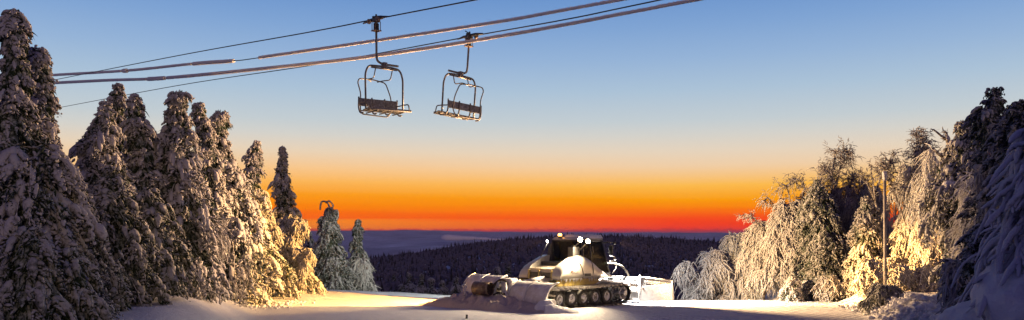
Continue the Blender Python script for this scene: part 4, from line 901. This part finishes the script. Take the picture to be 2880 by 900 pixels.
for s in (1, -1):
    rb, fb, rt, ft = [Vector((p[0], -s*p[1], p[2])) for p in (B['rb'], B['fb'], B['rt'], B['ft'])]
    dbm = rb.lerp(fb, .36); dtm = rt.lerp(ft, .36)
    pane([rb, dbm, dtm, rt]); dw = pane([dbm, fb, ft, dtm], 'door_window')
    m = MB(); tube(m, [dbm.lerp(fb, .12)+Vector((0,-s*.05,.08)), dbm.lerp(fb, .3)+Vector((0,-s*.05,.08))], .015, 6); tube(m, rounded([tuple(dtm.lerp(dbm,.18)+Vector((.12,-s*.05,0))), tuple(dtm.lerp(dbm,.4)+Vector((.12,-s*.06,0)))], .02), .012, 6); m.build('door_handle', M['steel'], dw)
pane([(.72,.86,2.62),(.72,-.86,2.62),(.62,-.95,1.3),(.62,.95,1.3)]); pane([(1.92,-.84,2.60),(1.92,.84,2.60),(2.3,.95,1.22),(2.3,-.95,1.22)], 'windscreen')
m = MB(); hexa(m, [(.66,-.90,2.64),(2.0,-.88,2.62),(2.0,.88,2.62),(.66,.90,2.64),(.76,-.80,2.76),(1.94,-.78,2.75),(1.94,.78,2.75),(.76,.80,2.76)]); rf = bevel(m.build('roof', M['cream'], cat), .04, 3)
m = MB(); rs = np.random.RandomState(3)
xs = np.linspace(1.05, 2.02, 14); ys = np.linspace(-.9, .6, 16); X, Y = np.meshgrid(xs, ys)
e = np.minimum(1, np.minimum(np.minimum(X-1.02, 2.05-X)*9, np.minimum(Y+.93, .63-Y)*9)); Z = 2.752+.11*np.sqrt(np.clip(e, 0, 1))+rs.uniform(-.012, .012, X.shape)
Z[e <= .3] = 2.70; nx_ = 14; i, j = np.meshgrid(np.arange(15), np.arange(13), indexing='ij')
m.add(np.stack([X, Y, Z], -1).reshape(-1, 3), np.stack([i*nx_+j, i*nx_+j+1, (i+1)*nx_+j+1, (i+1)*nx_+j], -1).reshape(-1, 4), 0, True); m.build('roof_snow', M['snow_clean'], rf)
# driver's seat
m = MB(); box(m, 1.15, 1.6, -.25, .25, 1.28, 1.45); hexa(m, [(1.08,-.25,1.45),(1.2,-.25,1.45),(1.2,.25,1.45),(1.08,.25,1.45),(.95,-.22,2.1),(1.05,-.22,2.1),(1.05,.22,2.1),(.95,.22,2.1)]); box(m, .93, 1.02, -.12, .12, 2.14, 2.32); bevel(m.build('driver_seat', M['seatfab'], cab), .04)
m = MB(); tube(m, [(1.95,0,1.3),(1.8,0,1.62)], .03, 8); tube(m, [(1.8+.05*math.sin(t),.18*math.cos(t),1.64+.15*math.sin(t)) for t in np.linspace(0, 6.283, 20)], .015, 6); m.build('steering_wheel', M['dark'], cab)
# stack and mirror and rails
m = MB(); box(m, .10, .50, -.92, -.60, 1.85, 2.36); cyl(m, (.3,-.76,2.38), (0,0,1), .10, .06, 14); bevel(m.build('exhaust_housing', M['dark'], cat), .05, 3)
m = MB(); hexa(m, [(.35,.60,1.7),(.62,.60,1.7),(.62,.90,1.7),(.35,.90,1.7),(.50,.72,2.5),(.60,.72,2.5),(.60,.88,2.5),(.50,.88,2.5)]); bevel(m.build('rear_pillar', M['dark'], cat), .02)
m = MB(); tube(m, rounded([V_(1.95,.86,2.5), V_(2.2,1.05,2.52), V_(2.22,1.12,2.3)], .05), .018, 6); mr_ = m.build('mirror_arm', M['dark'], cat)
m = MB(); box(m, 2.19, 2.24, -1.22, -1.0, 2.02, 2.40); bevel(m.build('mirror', M['dark'], mr_), .02)
m = MB(); tube(m, rounded([V_(2.28,1.0,1.95), V_(2.50,1.12,1.9), V_(2.56,1.14,1.45), V_(2.38,1.05,1.2)], .08), .018, 6); tube(m, [V_(2.28,1.0,1.75), V_(2.45,1.10,1.7)], .015, 6)
tube(m, [tuple(Vector(V_(2.46,1.10,1.80))+Vector((.05*math.cos(t),0,.06*math.sin(t)))) for t in np.linspace(0,6.28,14)], .014, 5); m.build('grab_rail', M['steel'], cat)
m = MB(); tube(m, curve_pts([V_(2.2,.2,1.5), V_(2.7,.6,1.62), V_(3.1,.95,1.5), V_(3.4,1.05,1.15), V_(3.45,1.05,.85)], 8), .045, 10); m.build('hydraulic_pipe', M['steel'], cat)
# lamps
def lamp(c, d, mat, r=.085, post=None, name='work_lamp'):
    c = Vector(c); d = Vector(d).normalized(); m = MB()
    disc_rings(m, c, d, [(-.10,.001),(-.10,.05),(-.02,r),(.03,r+.012),(.03,r-.004)], 20); lo = m.build(name, M['dark'], cat)
    m = MB(); disc_rings(m, c, d, [(.012,r-.004),(.03,r*.7),(.036,.001)], 20); m.build('lens', M[mat], lo)
    if post: m = MB(); tube(m, post, .02, 8); m.build('lamp_post', M['steel'], lo)
lamp(V_(.48,.98,2.66), (-.93,-.3,-.12), 'lamp_warm', .105, [V_(.30,.76,2.3), V_(.40,.9,2.5), V_(.54,.98,2.62)])
lamp(V_(.46,1.42,2.60), (-.8,-.5,-.4), 'lamp_warm', .095, [V_(.46,.92,2.2), V_(.47,1.2,2.42), V_(.49,1.40,2.56)])
lamp(V_(.50,-.96,2.58), (-.9,.1,-.3), 'lamp_white', .06, [V_(-.1,-.86,1.8), V_(.5,-.94,2.52)])
lamp(V_(2.02,.55,2.70), (1,-.05,-.35), 'lamp_white', .07)
lamp(V_(2.02,-.55,2.70), (1,.05,-.35), 'lamp_white', .07)
lamp(V_(2.10,1.42,2.50), (1,-.35,-.35), 'lamp_warm', .06, [V_(1.93,.86,2.5), V_(2.0,1.15,2.56), V_(2.06,1.40,2.50)])  # added lamp head, put in to light the wing and right verge
m = MB(); cyl(m, (.85,.42,2.80), (0,0,1), .08, .08, 16); bc = m.build('beacon_base', M['dark'], cat)
m = MB(); disc_rings(m, (.85,.42,2.70+.13), (0,0,1), [(0,.075),(.08,.08),(.11,.05),(.12,.001)], 18); m.build('beacon_lens', M['lamp_amber'], bc)
bc.location = (-.15, 0, -.04)
# rear tiller
tl = MB(); tube(tl, [V_(-1.2,.4,.7), V_(-2.3,.2,.95), V_(-2.6,0,.8)], .08, 8); tube(tl, [V_(-1.2,-.4,.7), V_(-2.3,-.2,.95)], .08, 8); box(tl, -2.75,-2.35, -.28, .28, .55, 1.15); tube(tl, [V_(-2.5,2.4,.3), V_(-2.5,-2.4,.3)], .16, 12)
hexa(tl, [(-2.9,-.20,.2),(-2.7,-.2,.2),(-2.7,-.05,.2),(-2.9,-.05,.2),(-2.75,-.35,1.08),(-2.55,-.35,1.08),(-2.55,-.2,1.08),(-2.75,-.2,1.08)])
til = bevel(tl.build('tiller', M['caked'], cat), .03)
def cover(v0, v1, zt, sink=0):
    m = MB(); n = 26; nu = 16; V = []; vs = np.linspace(v0, v1, n)
    for r_ in range(2):
        for i in range(nu):
            t = i/(nu-1); an = math.pi*.5*t*1.08
            u = -2.28-.72*math.sin(an)*(1-.03*r_); z = sink+.10+(zt-.12)*math.cos(min(an, 1.57))**.85 if an < 1.57 else sink+.10-.05
            if r_: z -= .03; u += .03
            for v in vs: V.append((u+RS.uniform(-.006, .006), -v, z+RS.uniform(-.006, .006)))
    F = []
    for r_ in range(2):
        b = r_*nu*n
        for i in range(nu-1):
            for j in range(n-1):
                q = (b+i*n+j, b+i*n+j+1, b+(i+1)*n+j+1, b+(i+1)*n+j); F.append(q)
    off = nu*n
    for j in range(n-1):
        for i in (0, nu-1): F.append((i*n+j, i*n+j+1, off+i*n+j+1, off+i*n+j))
    for i in range(nu-1):
        for j in (0, n-1): F.append((i*n+j, (i+1)*n+j, off+(i+1)*n+j, off+i*n+j))
    m.add(V, F, 0, True); o = m.build('tiller_cover', M['caked'], til)
    m = MB()
    for vv in (v0, (v0*.55+v1*.45), v1):
        pts = []
        for i in range(nu):
            an = math.pi*.5*i/(nu-1); pts.append((-2.28-.735*math.sin(an), -vv, sink+.115+(zt-.12)*math.cos(an)**.85))
        tube(m, pts, .022, 6, jit=.2)
    m.build('cover_rib', M['blade'], til)
cover(.35, 2.45, 1.08); cover(-2.45, -.42, 1.16, .08)
m = MB(); hexa(m, [V_(-3.5,2.3,.03),V_(-2.9,2.3,.12),V_(-2.9,.4,.12),V_(-3.5,.4,.03),V_(-3.5,2.3,.05),V_(-2.9,2.3,.15),V_(-2.9,.4,.15),V_(-3.5,.4,.05)]); m.build('finishing_mat', M['caked'], til)
m = MB(); disc_rings(m, V_(-3.32,-.72,.74), (0.25, -1, 0), [(-.40,.10),(-.41,.23),(-.38,.27),(.36,.27),(.38,.25),(.30,.24),(-.3,.22),(-.32,.001)], 28); m.build('roller_drum', M['caked_dark'], til)
m = MB()
for k in range(4):
    v = -.35+.09*k
    tube(m, curve_pts([V_(-3.05,-.5+.05*k,.78), V_(-3.0,-.30+.05*k,1.0+.03*k), V_(-2.85,0+.04*k,1.06), V_(-2.75,.2,.85-.04*k), V_(-2.72,.28,.7)], 8), .022, 7)
tube(m, curve_pts([V_(-3.1,-.35,.5), V_(-3.0,-.1,.6), V_(-2.9,.05,.55), V_(-2.8,.25,.62)], 6), .03, 7); m.build('hydraulic_hose', M['hose'], til)
m = MB(); tube(m, [V_(-2.95,-.28,.98), V_(-2.9,-.28,.78)], .06, 10, jit=.2); tube(m, [V_(-3.02,.30,1.02), V_(-3.05,.36,.5), V_(-3.1,.42,.05)], [.035,.028,.03], 8, jit=.1); m.build('hinge_strut', M['blade'], til)
# front blade with wings
m = MB(); bp_ = [(3.30,.0),(3.42,.05),(3.36,.35),(3.34,.70),(3.42,1.03),(3.36,1.04),(3.27,.70),(3.28,.35)]
prism(m, bp_, -1.75, 1.75); bl = bevel(m.build('blade', M['blade'], cat), .012)
m = MB(); tube(m, [V_(3.22,-1.7,.45), V_(3.22,1.7,.45)], .07, 10); tube(m, [V_(3.20,-1.7,.82), V_(3.20,1.7,.82)], .04, 8)
for v in (-1.3, -.5, .5, 1.3): box(m, 3.18, 3.30, -v-.03, -v+.03, .1, .95)
m.build('blade_rib', M['blade'], bl)
m = MB()
k = 0
for v0, n in ((-.9,3), (.0,7), (.72,2), (1.12,3), (1.42,5)):
    for q in range(n): box(m, 3.276, 3.35, -(v0+q*.045)-.012, -(v0+q*.045)+.012, .84, .95)
m.build('blade_slots', M['dark'], bl)
for s in (1, -1):
    # wing: solid lower plate with an oblique top edge, and open mesh above
    a0 = Vector(V_(3.36, s*1.76, 0)); a1 = Vector(V_(4.72, s*2.42, 0)); d = (a1-a0); nn = Vector((-d.y, d.x, 0)).normalized()*.03
    zt0, zt1, zm0, zm1 = 1.05, .86, .66, .72
    m = MB(); hexa(m, [a0-nn, a1-nn, a1+nn, a0+nn, a0-nn+Vector((0,0,zm0)), a1-nn+Vector((0,0,zm1)), a1+nn+Vector((0,0,zm1)), a0+nn+Vector((0,0,zm0))])
    ed = a1+Vector(V_(.16, s*-.02, 0)); hexa(m, [a1-nn, ed-nn, ed+nn, a1+nn, a1-nn+Vector((0,0,.84)), ed-nn*1+Vector((-.05,0,.60)), ed+nn+Vector((-.05,0,.60)), a1+nn+Vector((0,0,.84))])
    w = bevel(m.build('blade_wing', M['blade'], bl), .01)
    m = MB(); tube(m, [a0+Vector((0,0,zt0)), a1+Vector((0,0,zt1))], .028, 8); tube(m, [a0+Vector((0,0,0)), a0+Vector((0,0,zt0+.08))], .04, 8); tube(m, [a1, a1+Vector((0,0,zt1))], .03, 8); m.build('wing_edge', M['blade'], w)
    m = MB(); n = 30
    for q in range(-12, n+12):
        for sg in (1, -1):
            # diagonal wires clipped to the opening
            t0 = q/n; pts = []
            for f in np.linspace(0, 1, 7):
                t = t0+sg*f*.26
                if 0 <= t <= 1:
                    zlo = zm0+(zm1-zm0)*t; zhi = zt0+(zt1-zt0)*t; zz = zm0+f*(zt0-zm0)
                    if zlo-.01 <= zz <= zhi+.01: pts.append(a0+d*t+Vector((0, 0, zz)))
            if len(pts) > 1: tube(m, pts, .0075, 4, caps=False)
    m.build('mesh_screen', M['blade'], w)
m = MB(); tube(m, [V_(3.0,1.2,.5), V_(3.5,1.85,.55)], .05, 8); tube(m, [V_(3.2,1.5,.62), V_(3.4,1.72,.30)], .035, 8); tube(m, [V_(2.6,.9,.6), V_(3.25,1.1,.6)], .06, 8); m.build('blade_cylinder', M['roller'], bl)

# ------------------------------------------------------------------ camera
cd = bpy.data.cameras.new('camera'); cam = bpy.data.objects.new('camera', cd); col.objects.link(cam)
cam.location = (0, 0, CAMZ); cam.rotation_euler = (R(90), 0, 0); cd.sensor_width = 36; cd.lens = 36*FPX/2880; cd.shift_y = (HY-450)/2880
cd.clip_start = .1; cd.clip_end = 120000; scene.camera = cam

# ------------------------------------------------------------------ sky
def lin(c): return tuple(((v/255)/12.92 if v/255 <= .04045 else ((v/255+.055)/1.055)**2.4) for v in c)
w = bpy.data.worlds.new('World'); scene.world = w; w.use_nodes = True; nt = w.node_tree; N = nt.nodes; Lk = nt.links
bg = N['Background']; tc = N.new('ShaderNodeTexCoord'); sp_ = N.new('ShaderNodeSeparateXYZ'); Lk.new(tc.outputs['Generated'], sp_.inputs[0])
def mth(op, a, b=None, c=None):
    n = N.new('ShaderNodeMath'); n.operation = op
    for i, v in enumerate((a, b, c)):
        if v is None: continue
        if isinstance(v, (int, float)): n.inputs[i].default_value = v
        else: Lk.new(v, n.inputs[i])
    return n.outputs[0]
X_, Y_, Z_ = sp_.outputs
hyp = mth('SQRT', mth('ADD', mth('MULTIPLY', X_, X_), mth('MULTIPLY', Y_, Y_)))
el = mth('DIVIDE', Z_, mth('MAXIMUM', hyp, .001))
# faint cloud bands low over the horizon
cbn = N.new('ShaderNodeCombineXYZ'); Lk.new(mth('MULTIPLY', X_, 3.0), cbn.inputs[0]); Lk.new(mth('MULTIPLY', el, 130.0), cbn.inputs[1])
bn = N.new('ShaderNodeTexNoise'); bn.inputs['Scale'].default_value = 1.0; bn.inputs['Detail'].default_value = 3; Lk.new(cbn.outputs[0], bn.inputs['Vector'])
wgt = N.new('ShaderNodeMapRange'); wgt.inputs['From Min'].default_value = .07; wgt.inputs['From Max'].default_value = .02; Lk.new(el, wgt.inputs['Value'])
el2 = mth('ADD', el, mth('MULTIPLY', mth('MULTIPLY', mth('SUBTRACT', bn.outputs['Fac'], .5), .014), wgt.outputs[0]))
fac = mth('DIVIDE', el2, .6)
def ramp(stops):
    r = N.new('ShaderNodeValToRGB'); cr = r.color_ramp
    while len(cr.elements) > 1: cr.elements.remove(cr.elements[-1])
    first = True
    for e_, c in stops:
        p = max(0, min(1, e_/.6)); e = cr.elements[0] if first else cr.elements.new(p)
        e.position = p; e.color = (*lin(c), 1); first = False
    Lk.new(fac, r.inputs['Fac']); return r.outputs['Color']
E = lambda py: (HY-py)/FPX
up = [(E(345), (196,206,211)), (E(260), (172,195,216)), (E(174), (150,180,216)), (E(87), (129,165,212)), (E(0), (109,150,206)), (.45, (58,84,146)), (.6, (28,38,84))]
left = ramp([(0, (255,104,20)), (E(642), (255,132,20)), (E(624), (255,138,26)), (E(614), (255,100,2)), (E(600), (255,112,0)), (E(578), (255,138,0)), (E(549), (255,158,24)), (E(515), (255,184,88)), (E(477), (250,201,142)), (E(430), (234,212,184)), (E(385), (213,211,204))]+up)
right = ramp([(0, (255,44,0)), (E(643), (255,58,4)), (E(617), (255,74,8)), (E(600), (255,108,4)), (E(582), (255,138,0)), (E(562), (255,160,4)), (E(524), (255,189,78)), (E(470), (242,208,168)), (E(430), (231,213,190)), (E(385), (213,211,204))]+up)
mxf = N.new('ShaderNodeMapRange'); mxf.inputs['From Min'].default_value = -.22; mxf.inputs['From Max'].default_value = .2; Lk.new(X_, mxf.inputs['Value'])
mx = N.new('ShaderNodeMix'); mx.data_type = 'RGBA'; Lk.new(mxf.outputs[0], mx.inputs[0]); Lk.new(left, mx.inputs[6]); Lk.new(right, mx.inputs[7])
# lumpy low clouds right on the horizon
cb2 = N.new('ShaderNodeCombineXYZ'); Lk.new(mth('MULTIPLY', X_, 80.0), cb2.inputs[0]); Lk.new(mth('MULTIPLY', el, 500.0), cb2.inputs[1])
n3 = N.new('ShaderNodeTexNoise'); n3.inputs['Scale'].default_value = 1; n3.inputs['Detail'].default_value = 3; Lk.new(cb2.outputs[0], n3.inputs['Vector'])
lo = mth('ADD', el, mth('MULTIPLY', mth('SUBTRACT', n3.outputs['Fac'], .5), .011))
clf = N.new('ShaderNodeMapRange'); clf.inputs['From Min'].default_value = .0052; clf.inputs['From Max'].default_value = .0042; Lk.new(lo, clf.inputs['Value'])
mc = N.new('ShaderNodeMix'); mc.data_type = 'RGBA'; Lk.new(mth('MULTIPLY', clf.outputs[0], .75), mc.inputs[0]); Lk.new(mx.outputs[2], mc.inputs[6]); mc.inputs[7].default_value = (*lin((215,52,14)), 1)
# the eastern sky, away from the afterglow, is dusky violet blue
bk_ = N.new('ShaderNodeMapRange'); bk_.inputs['From Min'].default_value = -.5; bk_.inputs['From Max'].default_value = .45; Lk.new(Y_, bk_.inputs['Value'])
m2 = N.new('ShaderNodeMix'); m2.data_type = 'RGBA'; Lk.new(bk_.outputs[0], m2.inputs[0]); m2.inputs[6].default_value = (*lin((62,60,112)), 1); Lk.new(mc.outputs[2], m2.inputs[7])
Lk.new(m2.outputs[2], bg.inputs['Color']); bg.inputs['Strength'].default_value = 1.0
w.cycles.sampling_method = 'MANUAL'; w.cycles.sample_map_resolution = 1024

# ------------------------------------------------------------------ lights
def local(u, v, z): return cat.matrix_basis @ Vector(V_(u, v, z))
bpy.context.view_layer.update()
def spot(name, u, v, z, target, power, color, size=60, blend=.6, rad=.05):
    ld = bpy.data.lights.new(name, 'SPOT'); ld.energy = power; ld.color = color; ld.spot_size = R(size); ld.spot_blend = blend; ld.shadow_soft_size = rad
    o = bpy.data.objects.new(name, ld); col.objects.link(o); o.location = local(u, v, z)
    o.rotation_euler = (Vector(target)-o.location).to_track_quat('-Z', 'Y').to_euler(); return o
WARM = (1, .50, .12); WHITE = (1, .93, .82)
spot('far_rear_light', .30, -1.02, 2.58, (-9.6, 35.0, .2), 32000, WARM, 50, .16)
spot('crest_light', .28, -1.04, 2.50, (-9.6, 46, 0), 6000, (.95, 1, .82), 34, .3)
spot('rear_side_light', .22, 1.06, 2.66, (-8, 26.5, 9.6), 26000, (1, .58, .28), 84, .35)
spot('deck_light', .34, 1.54, 2.56, (-1.6, 28.6, .0), 3600, (1, .76, .46), 136, .9, .3)
spot('spruce_fill', .22, 1.08, 2.66, (-9.3, 30.2, 1.8), 15000, (1, .55, .18), 36, 1.0)  # extra spot added at the near lamp to gild the broad spruce
spot('front_headlight', 2.15, .55, 2.68, local(4.5, 2.3, -.2), 8500, WHITE, 66, .6)
spot('front_headlight', 2.15, -.55, 2.68, local(6, -1.0, 0), 3000, WHITE, 80, .7)
spot('wing_fill', 2.22, 1.50, 2.46, local(4.6, 2.5, .3), 2500, WHITE, 70, .6)  # added from outside to whiten the near blade wing
spot('verge_fill', 2.25, 1.55, 2.50, (17, 33.5, 2.6), 15000, (1, .62, .28), 112, .5)  # warm spot added to brighten the trees on the right
spot('bush_fill', 2.25, 1.60, 2.46, (16.6, 32.2, .9), 60000, (1, .49, .12), 29, 1.0)  # added spot, in place of a lamp hidden by the shrubs
warm_fill = bpy.data.lights.new('warm_fill', 'SUN'); warm_fill.energy = .48; warm_fill.angle = R(14); warm_fill.color = (1, .68, .42)  # added warm fill from behind the camera; the real sun is down
so = bpy.data.objects.new('warm_fill', warm_fill); col.objects.link(so); so.rotation_euler = (Vector((-.40, .91, -.13))).to_track_quat('-Z', 'Y').to_euler()

# ------------------------------------------------------------------ air
HAZE = True
if HAZE:
    m = MB(); box(m, -34000, 34000, -4000, 36000, -265, 75); hz_o = m.build('haze', [bpy.data.materials.new('haze_air')]); tag(hz_o, kind='stuff', label='thin dusk haze over the valley')
    hm = hz_o.data.materials[0]; hm.use_nodes = True; t = hm.node_tree; t.nodes.clear(); out = t.nodes.new('ShaderNodeOutputMaterial'); pv = t.nodes.new('ShaderNodeVolumePrincipled')
    pv.inputs['Density'].default_value = 3.0e-5; pv.inputs['Color'].default_value = (.80,.72,1.0,1); pv.inputs['Anisotropy'].default_value = 0.0
    t.links.new(pv.outputs[0], out.inputs['Volume'])

scene.view_settings.view_transform = 'Standard'; scene.view_settings.look = 'None'; scene.view_settings.gamma = 1; scene.view_settings.exposure = 0
scene.render.engine = 'CYCLES'
cy = scene.cycles; cy.use_denoising = True; cy.max_bounces = 6; cy.diffuse_bounces = 3; cy.glossy_bounces = 3; cy.transmission_bounces = 5; cy.volume_bounces = 0; cy.transparent_max_bounces = 8
cy.sample_clamp_indirect = 4; cy.caustics_reflective = False; cy.caustics_refractive = False
